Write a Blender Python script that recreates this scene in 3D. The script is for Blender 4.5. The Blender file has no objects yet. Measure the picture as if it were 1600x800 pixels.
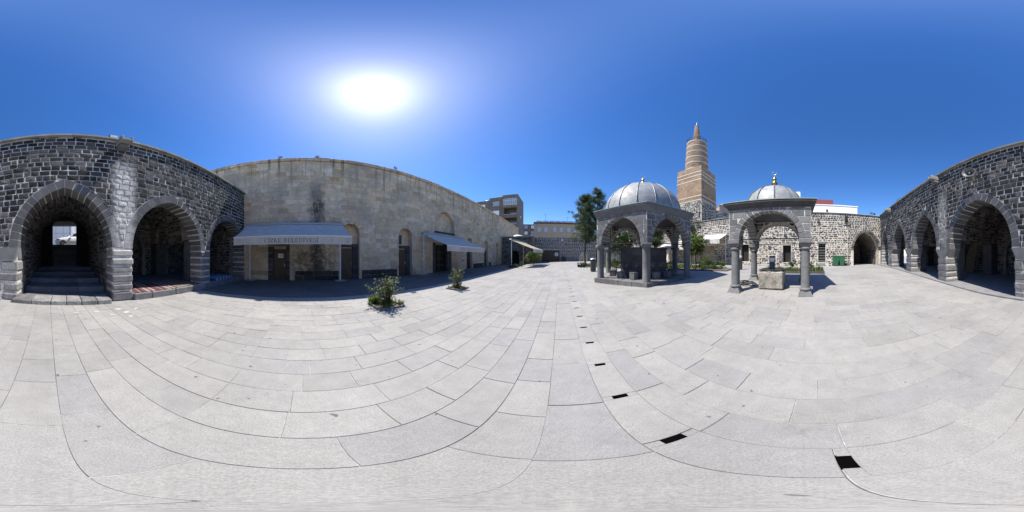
import bpy, bmesh, math, random
from mathutils import Vector, Matrix, noise
R_ = math.radians
PI = math.pi
rng = random.Random(7)
SC = bpy.context.scene
COL = SC.collection

# ------------------------------------------------------------------ camera, sky, sun, exposure
HC = 1.55                                   # tripod height
cd = bpy.data.cameras.new('camera')
cam = bpy.data.objects.new('camera', cd)
COL.objects.link(cam)
cam.location = (0, 0, HC)
cam.rotation_euler = (R_(90), 0, 0)
SC.render.engine = 'CYCLES'
cd.type = 'PANO'
try:
    cd.cycles.panorama_type = 'EQUIRECTANGULAR'
except Exception:
    cd.panorama_type = 'EQUIRECTANGULAR'
cd.clip_start = 0.02
cd.clip_end = 2000
SC.camera = cam

SUN_AZ, SUN_EL = R_(-48.5), R_(57.4)         # azimuth clockwise from +Y
SUN_DIR = Vector((math.sin(SUN_AZ) * math.cos(SUN_EL), math.cos(SUN_AZ) * math.cos(SUN_EL), math.sin(SUN_EL)))
world = bpy.data.worlds.new('World')
SC.world = world
world.use_nodes = True
wn = world.node_tree
bg = wn.nodes['Background']
sky = wn.nodes.new('ShaderNodeTexSky')
sky.sky_type = 'NISHITA'
sky.sun_disc = False
sky.sun_elevation = SUN_EL
sky.sun_rotation = SUN_AZ
sky.altitude = 400
sky.air_density = 1.0
sky.dust_density = 0.25
sky.ozone_density = 2.6
hsv = wn.nodes.new('ShaderNodeHueSaturation')
hsv.inputs['Hue'].default_value = .510
hsv.inputs['Saturation'].default_value = 1.32
hsv.inputs['Value'].default_value = 1.12
wn.links.new(sky.outputs[0], hsv.inputs['Color'])
# the bright aureole the dusty air shows round the sun
tcw = wn.nodes.new('ShaderNodeTexCoord')
dotn = wn.nodes.new('ShaderNodeVectorMath'); dotn.operation = 'DOT_PRODUCT'
wn.links.new(tcw.outputs['Generated'], dotn.inputs[0])
dotn.inputs[1].default_value = SUN_DIR
acs = wn.nodes.new('ShaderNodeMath'); acs.operation = 'ARCCOSINE'
wn.links.new(dotn.outputs['Value'], acs.inputs[0])
mr = wn.nodes.new('ShaderNodeMapRange')
mr.inputs['From Min'].default_value = 0.0
mr.inputs['From Max'].default_value = R_(48)
wn.links.new(acs.outputs[0], mr.inputs['Value'])
rmp = wn.nodes.new('ShaderNodeValToRGB')
rmp.color_ramp.interpolation = 'B_SPLINE'
els = rmp.color_ramp.elements
els[0].position = 0.0; els[0].color = (1, 1, 1, 1)
els[1].position = 1.0; els[1].color = (0, 0, 0, 1)
for p_, v_ in ((0.06, .66), (0.13, .24), (0.27, .095), (0.56, .030)):
    e_ = els.new(p_); e_.color = (v_, v_, v_ * .98, 1)
wn.links.new(mr.outputs[0], rmp.inputs['Fac'])
sc_ = wn.nodes.new('ShaderNodeVectorMath'); sc_.operation = 'SCALE'
sc_.inputs['Scale'].default_value = 9.5
wn.links.new(rmp.outputs['Color'], sc_.inputs[0])
add_ = wn.nodes.new('ShaderNodeVectorMath'); add_.operation = 'ADD'
wn.links.new(hsv.outputs['Color'], add_.inputs[0])
wn.links.new(sc_.outputs[0], add_.inputs[1])
wn.links.new(add_.outputs[0], bg.inputs['Color'])
bg.inputs['Strength'].default_value = 0.122

sl = bpy.data.lights.new('sun', 'SUN')
sl.energy = 5.0
sl.angle = R_(0.5)
sl.color = (1.0, 0.94, 0.85)
sun = bpy.data.objects.new('sun', sl)
sun.rotation_euler = SUN_DIR.to_track_quat('Z', 'Y').to_euler()
sun.location = (0, 0, 60)
COL.objects.link(sun)
SC.view_settings.view_transform = 'Standard'
SC.view_settings.look = 'None'
SC.view_settings.gamma = 1
SC.view_settings.exposure = 0.58

# ------------------------------------------------------------------ helpers
class MB:
    """collects vertices and faces of one mesh, with a random value per face"""
    def __init__(s):
        s.v = []; s.f = []; s.r = []
    def face(s, pts, r=.5):
        i = len(s.v); s.v += [tuple(p) for p in pts]; s.f.append(tuple(range(i, i + len(pts)))); s.r.append(r)
    def add(s, vs, fs, r=.5):
        i = len(s.v); s.v += [tuple(p) for p in vs]
        for f in fs:
            s.f.append(tuple(k + i for k in f)); s.r.append(r)
    def box(s, x0, x1, y0, y1, z0, z1, r=.5, M=None):
        vs = [Vector(p) for p in ((x0,y0,z0),(x1,y0,z0),(x1,y1,z0),(x0,y1,z0),(x0,y0,z1),(x1,y0,z1),(x1,y1,z1),(x0,y1,z1))]
        if M is not None: vs = [M @ p for p in vs]
        s.add(vs, ((0,3,2,1),(4,5,6,7),(0,1,5,4),(1,2,6,5),(2,3,7,6),(3,0,4,7)), r)
    def bbox(s, x0, x1, y0, y1, z0, z1, b=.02, r=.5, M=None):
        """box with chamfered edges"""
        vs = []
        for sx in (0, 1):
            for sy in (0, 1):
                for sz in (0, 1):
                    X = x1 if sx else x0; Y = y1 if sy else y0; Z = z1 if sz else z0
                    dx = -b if sx else b; dy = -b if sy else b; dz = -b if sz else b
                    vs += [Vector((X, Y + dy, Z + dz)), Vector((X + dx, Y, Z + dz)), Vector((X + dx, Y + dy, Z))]
        if M is not None: vs = [M @ p for p in vs]
        bm = bmesh.new()
        for p in vs: bm.verts.new(p)
        h = bmesh.ops.convex_hull(bm, input=bm.verts)
        bmesh.ops.dissolve_limit(bm, angle_limit=.02, verts=bm.verts, edges=bm.edges)
        bm.verts.index_update()
        s.add([p.co.copy() for p in bm.verts], [[q.index for q in f.verts] for f in bm.faces], r)
        bm.free()
    def prism(s, poly, z0, z1, r=.5, M=None):
        n = len(poly)
        vs = [Vector((p[0], p[1], z0)) for p in poly] + [Vector((p[0], p[1], z1)) for p in poly]
        if M is not None: vs = [M @ p for p in vs]
        s.add(vs, [tuple(range(n - 1, -1, -1)), tuple(range(n, 2 * n))] + [(i, (i + 1) % n, n + (i + 1) % n, n + i) for i in range(n)], r)
    def lathe(s, prof, n=20, c=(0, 0, 0), r=.5, M=None, a0=0, a1=2 * PI):
        full = abs(a1 - a0 - 2 * PI) < 1e-6
        m = n if full else n + 1
        vs = []
        for (rr, z) in prof:
            for k in range(m):
                a = a0 + (a1 - a0) * k / n
                vs.append(Vector((c[0] + rr * math.cos(a), c[1] + rr * math.sin(a), c[2] + z)))
        if M is not None: vs = [M @ p for p in vs]
        fs = []
        for j in range(len(prof) - 1):
            for k in range(n):
                k2 = (k + 1) % m
                fs.append((j * m + k, j * m + k2, (j + 1) * m + k2, (j + 1) * m + k))
        if full:
            if prof[0][0] > 1e-4: fs.append(tuple(range(m - 1, -1, -1)))
            if prof[-1][0] > 1e-4: fs.append(tuple((len(prof) - 1) * m + k for k in range(m)))
        s.add(vs, fs, r)
    def tube(s, pts, rad, n=8, r=.5, cap=True):
        pts = [Vector(p) for p in pts]
        rads = rad if isinstance(rad, (list, tuple)) else [rad] * len(pts)
        vs = []
        prev = None
        for i, p in enumerate(pts):
            t = (pts[min(i + 1, len(pts) - 1)] - pts[max(i - 1, 0)])
            if t.length < 1e-9: t = Vector((0, 0, 1))
            t.normalize()
            if prev is None:
                a = Vector((1, 0, 0)) if abs(t.x) < .8 else Vector((0, 1, 0))
                nx = t.cross(a).normalized()
            else:
                nx = (prev - t * prev.dot(t))
                nx = nx.normalized() if nx.length > 1e-6 else t.orthogonal().normalized()
            prev = nx
            ny = t.cross(nx)
            for k in range(n):
                a = 2 * PI * k / n
                vs.append(p + (nx * math.cos(a) + ny * math.sin(a)) * rads[i])
        fs = []
        for i in range(len(pts) - 1):
            for k in range(n):
                k2 = (k + 1) % n
                fs.append((i * n + k, i * n + k2, (i + 1) * n + k2, (i + 1) * n + k))
        if cap:
            fs.append(tuple(range(n - 1, -1, -1))); fs.append(tuple((len(pts) - 1) * n + k for k in range(n)))
        s.add(vs, fs, r)
    def mesh(s, name, origin=None, smooth=False):
        me = bpy.data.meshes.new(name)
        vs = s.v
        if origin is not None:
            ox, oy, oz = origin
            vs = [(a - ox, b - oy, c - oz) for a, b, c in vs]
        me.from_pydata(vs, [], s.f)
        at = me.attributes.new('rnd', 'FLOAT', 'FACE')
        at.data.foreach_set('value', s.r)
        if smooth:
            me.polygons.foreach_set('use_smooth', [True] * len(me.polygons))
        me.update()
        return me

def obj(name, mb, mat, parent=None, origin=None, smooth=False, kind=None, label=None):
    me = mb.mesh(name, origin, smooth)
    if mat is not None: me.materials.append(mat)
    o = bpy.data.objects.new(name, me)
    if origin is not None: o.location = origin
    if parent is not None: o.parent = parent
    if kind: o['kind'] = kind
    if label: o['label'] = label
    COL.objects.link(o)
    return o

def fix_normals(o):
    bm = bmesh.new(); bm.from_mesh(o.data)
    bmesh.ops.remove_doubles(bm, verts=bm.verts, dist=1e-4)
    bmesh.ops.recalc_face_normals(bm, faces=bm.faces)
    bm.to_mesh(o.data); bm.free()

def smooth_by_angle(o, deg=35):
    me = o.data
    bm = bmesh.new(); bm.from_mesh(me)
    bmesh.ops.remove_doubles(bm, verts=bm.verts, dist=1e-5)
    for f in bm.faces: f.smooth = True
    for e in bm.edges:
        if len(e.link_faces) == 2 and e.calc_face_angle(0) > R_(deg): e.smooth = False
    bm.to_mesh(me); bm.free()

def tag(o, label, cat, group=None):
    o['label'] = label; o['category'] = cat
    if group: o['group'] = group
    return o

def thing(name, label, cat, loc=(0, 0, 0), rz=0, group=None):
    o = bpy.data.objects.new(name, None)
    o.empty_display_size = .3
    o.location = loc; o.rotation_euler = (0, 0, rz)
    COL.objects.link(o)
    tag(o, label, cat, group)
    return o

def copy_tree(o, parent=None):
    c = o.copy(); COL.objects.link(c)
    if parent is not None: c.parent = parent
    for ch in list(o.children): copy_tree(ch, c)
    return c

def wmat(o):
    return Matrix.Translation(o.location) @ Matrix.Rotation(o.rotation_euler[2], 4, 'Z')

# ---- where a direction of the panorama (1600 x 800) meets the ground / a wall
def az(x): return R_((x - 800) * .225)
def el(y): return R_((400 - y) * .225)
_G = [(-60, -.13), (-14, -.12), (-10.5, -.107), (-6, -.055), (-2, -.012), (0, 0), (1.5, .035), (3.5, .165), (6.2, .34), (10, .49), (14, .55), (20, .56), (60, .56)]
def gz(X, Y=0):
    for (a, b), (c, d) in zip(_G, _G[1:]):
        if X <= c:
            t = max(0, min(1, (X - a) / (c - a)))
            return b + (d - b) * t
    return .56
def at(x, d):
    X, Y = d * math.sin(az(x)), d * math.cos(az(x))
    return Vector((X, Y, gz(X, Y)))

class Frame:
    """vertical plane at distance d, nearest to the camera in direction x0: u to the right, v away, z up"""
    def __init__(s, x0, d):
        s.x0 = x0; s.d = d; s.a = az(x0)
        s.n = Vector((math.sin(s.a), math.cos(s.a), 0)); s.t = Vector((math.cos(s.a), -math.sin(s.a), 0))
        s.loc = s.n * d; s.rz = -s.a
        s.M = Matrix.Translation(s.loc) @ Matrix.Rotation(s.rz, 4, 'Z')
    def u(s, x, perp=None): return (perp or s.d) * math.tan(R_((x - s.x0) * .225))
    def z(s, x, y, perp=None): return HC + (perp or s.d) / math.cos(R_((x - s.x0) * .225)) * math.tan(el(y))
    def w(s, u, v=0, z=0): return s.loc + s.t * u + s.n * v + Vector((0, 0, z))
    def g(s, u, v=0): p = s.w(u, v); return gz(p.x, p.y)

FW = Frame(101, 5.3)        # arcade wing
FM = Frame(475, 10.9)       # mosque wall
FR = Frame(1262, 16.5)      # wall behind the well kiosk
FF = Frame(876, 32.0)       # far wall

# ------------------------------------------------------------------ materials
def new_mat(name):
    m = bpy.data.materials.new(name); m.use_nodes = True
    nt = m.node_tree
    return m, nt, nt.nodes['Principled BSDF']
def nd(nt, t, **kw):
    n = nt.nodes.new(t)
    for k, v in kw.items():
        if k in n.inputs: n.inputs[k].default_value = v
        else: setattr(n, k, v)
    return n
def ramp(nt, stops, fac=None):
    n = nt.nodes.new('ShaderNodeValToRGB')
    e = n.color_ramp.elements
    while len(e) < len(stops): e.new(.5)
    for q, (p, c) in zip(e, stops):
        q.position = p; q.color = (c[0], c[1], c[2], 1) if isinstance(c, (tuple, list)) else (c, c, c, 1)
    if fac is not None: nt.links.new(fac, n.inputs['Fac'])
    return n.outputs['Color']
def mixc(nt, a, b, fac, mode='MIX'):
    n = nt.nodes.new('ShaderNodeMix'); n.data_type = 'RGBA'; n.blend_type = mode
    for sock, v in ((n.inputs[0], fac), (n.inputs[6], a), (n.inputs[7], b)):
        if hasattr(v, 'is_linked') or hasattr(v, 'links'): nt.links.new(v, sock)
        elif isinstance(v, (tuple, list)): sock.default_value = (v[0], v[1], v[2], 1)
        else: sock.default_value = v
    return n.outputs[2]
def posn(nt):
    return nd(nt, 'ShaderNodeNewGeometry').outputs['Position']
def noi(nt, vec, scale, detail=4, rough=.6):
    n = nd(nt, 'ShaderNodeTexNoise', Scale=scale, Detail=detail, Roughness=rough)
    nt.links.new(vec, n.inputs['Vector'])
    return n.outputs['Fac']
def math_(nt, op, a, b=None):
    n = nt.nodes.new('ShaderNodeMath'); n.operation = op
    for i, v in enumerate((a, b)):
        if v is None: continue
        if isinstance(v, (int, float)): n.inputs[i].default_value = v
        else: nt.links.new(v, n.inputs[i])
    return n.outputs[0]
def bump(nt, b, h, strength, dist):
    n = nd(nt, 'ShaderNodeBump', Strength=strength, Distance=dist)
    nt.links.new(h, n.inputs['Height']); nt.links.new(n.outputs[0], b.inputs['Normal'])
def attr(nt, name='rnd'):
    n = nt.nodes.new('ShaderNodeAttribute'); n.attribute_name = name
    return n.outputs['Fac']

def math_v(nt, v, off):
    n = nt.nodes.new('ShaderNodeVectorMath'); n.operation = 'ADD'; nt.links.new(v, n.inputs[0]); n.inputs[1].default_value = (off, off, off)
    return n.outputs[0]
def stone_mat(name, stops, rough=.85, blotch=.35, bscale=3, fscale=45, bs=.6, bd=.012, pits=None):
    """natural stone: a tone per piece (rnd), large blotches, fine grain and relief"""
    m, nt, b = new_mat(name)
    p = posn(nt)
    c = ramp(nt, stops, attr(nt))
    bl = ramp(nt, [(.3, 1 - blotch), (.7, 1 + blotch * .6)], noi(nt, p, bscale, 5))
    c = mixc(nt, c, bl, 1.0, 'MULTIPLY')
    fi = noi(nt, p, fscale, 6, .7)
    c = mixc(nt, c, ramp(nt, [(.3, .62), (.68, 1.25)], fi), 1.0, 'MULTIPLY')
    if pits:
        c = mixc(nt, c, pits, ramp(nt, [(.62, 0), (.7, 1)], noi(nt, p, fscale * .55, 3)))
    nt.links.new(c, b.inputs['Base Color'])
    b.inputs['Roughness'].default_value = rough
    b.inputs['Specular IOR Level'].default_value = .35
    h = math_(nt, 'ADD', noi(nt, p, bscale * 4, 5, .65), math_(nt, 'MULTIPLY', fi, .45))
    bump(nt, b, h, bs, bd)
    return m
def plain_mat(name, col, rough=.6, metal=0, var=.15, scale=12, bs=0, bd=.004):
    m, nt, b = new_mat(name)
    p = posn(nt)
    f = noi(nt, p, scale, 5)
    c = mixc(nt, col, ramp(nt, [(.25, 1 - var), (.75, 1 + var)], f), 1.0, 'MULTIPLY')
    nt.links.new(c, b.inputs['Base Color'])
    b.inputs['Roughness'].default_value = rough; b.inputs['Metallic'].default_value = metal
    if bs: bump(nt, b, noi(nt, p, scale * 6, 5), bs, bd)
    return m
def leaf_mat(name, stops, trans=.35):
    m, nt, b = new_mat(name)
    c = ramp(nt, stops, attr(nt))
    nt.links.new(c, b.inputs['Base Color']); b.inputs['Roughness'].default_value = .55
    tr = nd(nt, 'ShaderNodeBsdfTranslucent'); nt.links.new(c, tr.inputs['Color'])
    ms = nd(nt, 'ShaderNodeMixShader', Fac=trans)
    nt.links.new(b.outputs[0], ms.inputs[1]); nt.links.new(tr.outputs[0], ms.inputs[2])
    nt.links.new(ms.outputs[0], nt.nodes['Material Output'].inputs['Surface'])
    return m

def paving_mat(name, k, stain=True):
    m, nt, b = new_mat(name)
    p = posn(nt)
    c = ramp(nt, [(0, (.415 * k, .415 * k, .42 * k)), (.3, (.445 * k, .442 * k, .436 * k)), (.7, (.465 * k, .46 * k, .45 * k)), (1, (.485 * k, .48 * k, .47 * k))], attr(nt))
    c = mixc(nt, c, (1.0, .985, .958), 1.0, 'MULTIPLY')
    c = mixc(nt, c, ramp(nt, [(.3, .84), (.5, .98), (.7, 1.08)], noi(nt, p, .55, 6, .65)), 1.0, 'MULTIPLY')
    c = mixc(nt, c, ramp(nt, [(.955, 1), (.965, .86)], attr(nt)), 1.0, 'MULTIPLY')
    c = mixc(nt, c, (.20 * k, .185 * k, .165 * k), ramp(nt, [(.60, 0), (.72, .45)], noi(nt, p, 1.7, 7, .75)))
    c = mixc(nt, c, (.62 * k, .615 * k, .60 * k), ramp(nt, [(.62, 0), (.75, .5)], noi(nt, math_v(nt, p, 7.3), 2.6, 7, .75)))
    c = mixc(nt, c, ramp(nt, [(.3, .9), (.7, 1.08)], noi(nt, p, 6, 6, .7)), 1.0, 'MULTIPLY')
    fi = noi(nt, p, 110, 4, .75)
    c = mixc(nt, c, ramp(nt, [(.3, .72), (.65, 1.14)], fi), 1.0, 'MULTIPLY')
    c = mixc(nt, c, (.10, .10, .10), ramp(nt, [(.735, 0), (.76, .85)], noi(nt, p, 9, 2, .4)))
    nt.links.new(c, b.inputs['Base Color'])
    b.inputs['Roughness'].default_value = .8
    b.inputs['Specular IOR Level'].default_value = .3
    h = math_(nt, 'ADD', fi, math_(nt, 'MULTIPLY', noi(nt, p, 25, 4), .9))
    bump(nt, b, h, .5, .008)
    return m

M_BAS = stone_mat('basalt_rough', [(0, (.026, .0255, .025)), (.35, (.05, .049, .0475)), (.7, (.085, .082, .078)), (1, (.17, .16, .148))], bscale=3, fscale=32, bs=1.0, bd=.03)
M_BAS.node_tree.nodes['Principled BSDF'].inputs['Specular IOR Level'].default_value = .12
M_ASH = stone_mat('basalt_dressed', [(0, (.135, .139, .146)), (.5, (.175, .18, .187)), (1, (.225, .23, .237))], bscale=2.5, fscale=90, bs=.5, bd=.006, blotch=.25, pits=(.06, .06, .065))
M_RING = stone_mat('basalt_arch_stone', [(0, (.085, .086, .09)), (.5, (.12, .121, .125)), (1, (.16, .161, .164))], bscale=2.5, fscale=70, bs=.5, bd=.008, blotch=.25, pits=(.04, .04, .043))
M_PIER = stone_mat('basalt_worn', [(0, (.16, .16, .165)), (.5, (.22, .22, .222)), (1, (.30, .295, .288))], bscale=3, fscale=38, bs=.9, bd=.02, pits=(.05, .05, .052))
M_RUB = stone_mat('rubble_stone', [(0, (.04, .04, .045)), (.5, (.10, .10, .105)), (.8, (.17, .165, .16)), (1, (.30, .26, .21))], bscale=3, fscale=30, bs=.9, bd=.02)
M_RUB.node_tree.nodes['Principled BSDF'].inputs['Specular IOR Level'].default_value = .12
M_MORT = stone_mat('pale_mortar', [(0, (.63, .605, .56)), (1, (.67, .645, .60))], bscale=4, fscale=40, bs=.6, bd=.015, blotch=.4)
M_MORTC = stone_mat('cream_mortar', [(0, (.58, .535, .45)), (1, (.61, .56, .475))], bscale=2, fscale=30, bs=.7, bd=.02, blotch=.35)
M_MORTD = stone_mat('dark_mortar', [(0, (.25, .225, .19)), (1, (.28, .255, .215))], bscale=2, fscale=30, bs=.7, bd=.02, blotch=.5)  # darker, blotchier mortar tone, mostly for inner walls and vaults
M_COP = stone_mat('coping_stone', [(0, (.26, .26, .24)), (1, (.34, .34, .31))], bscale=2, fscale=40, bs=.3, bd=.008)
def add_lime(m, streaks):
    # dried lime run-off below the roof spouts: its own shape on the wall, over stones and joints alike
    nt = m.node_tree; b = nt.nodes['Principled BSDF']; p = posn(nt)
    src = b.inputs['Base Color'].links[0].from_socket
    def dot(v):
        n = nt.nodes.new('ShaderNodeVectorMath'); n.operation = 'DOT_PRODUCT'; nt.links.new(p, n.inputs[0]); n.inputs[1].default_value = v
        return n.outputs['Value']
    U, V = dot(FW.t), dot(FW.n)
    sep = nd(nt, 'ShaderNodeSeparateXYZ'); nt.links.new(p, sep.inputs[0])
    n1 = math_(nt, 'SUBTRACT', noi(nt, p, 2.5, 6, .7), .5)
    near = math_(nt, 'LESS_THAN', math_(nt, 'ABSOLUTE', math_(nt, 'SUBTRACT', V, 5.3)), .6)
    for u0, hw, z0, z1, k in streaks:
        w = math_(nt, 'SUBTRACT', math_(nt, 'ABSOLUTE', math_(nt, 'ADD', math_(nt, 'SUBTRACT', U, u0), math_(nt, 'MULTIPLY', n1, .5))), hw)
        f = ramp(nt, [(0, 1), (1, 0)], math_(nt, 'MULTIPLY', w, 1 / .30))
        zz = math_(nt, 'DIVIDE', math_(nt, 'SUBTRACT', sep.outputs['Z'], z0), z1 - z0)
        f = math_(nt, 'MULTIPLY', math_(nt, 'MULTIPLY', f, near), ramp(nt, [(0, 0), (.12, 1), (.8, 1), (1, 0)], zz))
        f = math_(nt, 'MULTIPLY', f, ramp(nt, [(.3, .35 * k), (.6, k)], noi(nt, p, 7, 6, .75)))
        src = mixc(nt, src, (.70, .69, .67), f)
    nt.links.new(src, b.inputs['Base Color'])
for _m, _k in ((M_BAS, 1), (M_RING, .7), (M_PIER, .6)): add_lime(_m, [(2.02, .22, 1.0, 5.45, .95 * _k), (-6.65, .15, 2.0, 5.2, .4 * _k)])
M_PAVE = paving_mat('paving_stone', .72)
M_TERR_SHADE = paving_mat('terrace_shaded_stone', .30)  # paving colour darkened to paint the mosque wall's shade into the terrace
M_JOINT, nt, b_ = new_mat('joint_mortar')
_p = posn(nt)
_c = ramp(nt, [(.34, (.17, .166, .158)), (.48, (.36, .355, .34)), (.62, (.52, .515, .50))], noi(nt, _p, .55, 5, .65))
_c = mixc(nt, _c, ramp(nt, [(.3, .6), (.7, 1.2)], noi(nt, _p, 22, 4)), 1.0, 'MULTIPLY')
nt.links.new(_c, b_.inputs['Base Color']); b_.inputs['Roughness'].default_value = .95
bump(nt, b_, noi(nt, _p, 60, 4), .4, .006)
M_HOLE = plain_mat('drain_slot_shade', (.003, .003, .003), 1.0); M_HOLE.node_tree.nodes['Principled BSDF'].inputs['Specular IOR Level'].default_value = 0  # near-black colour painted for the shade inside a deep drain slot
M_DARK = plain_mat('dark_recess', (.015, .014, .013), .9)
M_BLACK = plain_mat('black_iron', (.02, .02, .022), .5, .3)
M_BROWN = plain_mat('brown_door', (.075, .048, .032), .5, 0, .25, 4)
M_WOOD = plain_mat('pale_wood', (.50, .36, .20), .6, 0, .25, 9)
M_WOODD = plain_mat('old_wood', (.16, .11, .07), .75, 0, .3, 9)
M_WHITE = plain_mat('white_paint', (.78, .78, .77), .5, 0, .06)
M_GREYP = plain_mat('grey_paint', (.38, .39, .40), .45, .2, .1)
M_GOLD = plain_mat('gilded_brass', (.50, .36, .12), .35, 1, .1)
M_SILV = plain_mat('polished_metal', (.75, .76, .78), .2, 1, .05)
M_RUBBER = plain_mat('tyre_rubber', (.02, .02, .02), .8)
M_TRUNK = stone_mat('bark', [(0, (.10, .075, .05)), (1, (.16, .12, .085))], bscale=6, fscale=40, bs=1, bd=.03)
M_GREEN = plain_mat('green_plastic', (.02, .12, .055), .4)
M_SOIL = stone_mat('garden_soil', [(0, (.13, .095, .065)), (1, (.17, .13, .09))], bscale=3, fscale=25, bs=.9, bd=.03)

def lead_mat():
    m, nt, b = new_mat('lead_sheet')
    p = posn(nt)
    c = ramp(nt, [(0, (.29, .305, .312)), (1, (.37, .382, .388))], attr(nt))
    c = mixc(nt, c, ramp(nt, [(.3, .62), (.7, 1.15)], noi(nt, p, 3.2, 6, .75)), 1.0, 'MULTIPLY')
    c = mixc(nt, c, ramp(nt, [(.35, .9), (.65, 1.08)], noi(nt, p, 30, 4)), 1.0, 'MULTIPLY')
    nt.links.new(c, b.inputs['Base Color'])
    b.inputs['Metallic'].default_value = .1
    nt.links.new(ramp(nt, [(.3, .5), (.7, .7)], noi(nt, p, 5, 4)), b.inputs['Roughness'])
    bump(nt, b, noi(nt, p, 3, 3), .25, .03)
    return m
M_LEAD = lead_mat()

# ------------------------------------------------------------------ masonry
class Arch:
    def __init__(s, uc, w, zs, rise, zb=None, depth=None):
        s.uc = uc; s.w = w; s.zs = zs; s.rise = rise; s.zb = zb; s.depth = depth
        if rise > 0:
            s.c = (rise * rise - w * w) / (2 * w); s.R = w + s.c
    def top(s, u, k=0):
        if s.rise <= 0: return s.zs
        t = abs(u - s.uc) + s.c
        q = (s.R + k) ** 2 - t * t
        return s.zs + math.sqrt(max(0, q))
    def angmax(s, k=0): return math.acos(max(-1, min(1, s.c / (s.R + k))))
    def inside(s, u, z, k=0):
        if s.zb is not None and z < s.zb - k: return False
        if abs(u - s.uc) >= s.w + k: return False
        if z <= s.zs: return True
        return z < s.top(u, k)
    def us(s, n=9):
        return [s.uc + s.w * math.cos(PI * i / (2 * n)) * sg for i in range(2 * n + 1) for sg in (1,)] if s.rise > 0 else [s.uc - s.w, s.uc + s.w]
    def outline(s, zb, n=9):
        L = [(s.uc - s.w, zb)]
        if s.rise > 0:
            am = s.angmax()
            L += [(s.uc + s.c - s.R * math.cos(am * i / n), s.zs + s.R * math.sin(am * i / n)) for i in range(n)]
            L.append((s.uc, s.zs + s.rise))
            L += [(s.uc - s.c + s.R * math.cos(am * i / n), s.zs + s.R * math.sin(am * i / n)) for i in range(n - 1, -1, -1)]
        else:
            L += [(s.uc - s.w, s.zs), (s.uc + s.w, s.zs)]
        L.append((s.uc + s.w, zb))
        return L

def wall_mesh(mb, u0, u1, zb0_, top, ops, v0, T, du=1.5, M=None, back=True):
    """a wall from u0 to u1 with arched or square openings cut through it (or recesses of a given depth)"""
    us = {round(u0, 4), round(u1, 4)}
    n = max(1, int((u1 - u0) / du))
    for i in range(n + 1): us.add(round(u0 + (u1 - u0) * i / n, 4))
    for o in ops:
        for u in (o.us() if o.rise > 0 else [o.uc - o.w, o.uc + o.w]): us.add(round(max(u0, min(u1, u)), 4))
    us = sorted(us)
    zbf = (lambda u: zb0_) if isinstance(zb0_, (int, float)) else zb0_
    tf = (lambda u: top) if isinstance(top, (int, float)) else top
    q = (lambda u, v, z: M @ Vector((u, v, z))) if M is not None else (lambda u, v, z: Vector((u, v, z)))
    for a, b in zip(us, us[1:]):
        if b - a < 1e-4: continue
        mid = (a + b) / 2; zbase = zbf(mid)
        cuts = sorted([o for o in ops if abs(mid - o.uc) < o.w], key=lambda o: o.zb if o.zb is not None else -99)
        for v, flip in ((v0, False), (v0 + T, True)):
            if flip and not back: continue
            za, zb_ = zbase, zbase
            for o in cuts + [None]:
                if flip and o is not None and o.depth: continue
                if o is None: ta, tb = tf(a), tf(b)
                else: ta = tb = (o.zb if o.zb is not None else zbase)
                if ta > za + 1e-4 or tb > zb_ + 1e-4:
                    f = [q(a, v, za), q(b, v, zb_), q(b, v, tb), q(a, v, ta)]
                    mb.face(f[::-1] if flip else f)
                if o is not None: za, zb_ = o.top(a), o.top(b)
        mb.face([q(a, v0, tf(a)), q(b, v0, tf(b)), q(b, v0 + T, tf(b)), q(a, v0 + T, tf(a))])
    for u, fl in ((u0, 0), (u1, 1)):
        if any(abs(u - o.uc) < o.w - 1e-3 for o in ops): continue
        zbase = zbf(u)
        f = [q(u, v0 + T, zbase), q(u, v0, zbase), q(u, v0, tf(u)), q(u, v0 + T, tf(u))]
        mb.face(f[::-1] if fl else f)
    for o in ops:
        L = o.outline(o.zb if o.zb is not None else zbf(o.uc - o.w - .01))
        if o.zb is None: L[-1] = (L[-1][0], zbf(o.uc + o.w + .01))
        d = o.depth or T
        for (a, za), (b, zb_) in zip(L, L[1:]):
            mb.face([q(a, v0, za), q(a, v0 + d, za), q(b, v0 + d, zb_), q(b, v0, zb_)])
        if o.zb is not None:
            (a, za), (b, zb_) = L[0], L[-1]
            mb.face([q(a, v0, za), q(b, v0, za), q(b, v0 + d, za), q(a, v0 + d, za)])
        if o.depth:
            mb.face([q(a, v0 + d, z) for a, z in L])

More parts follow.
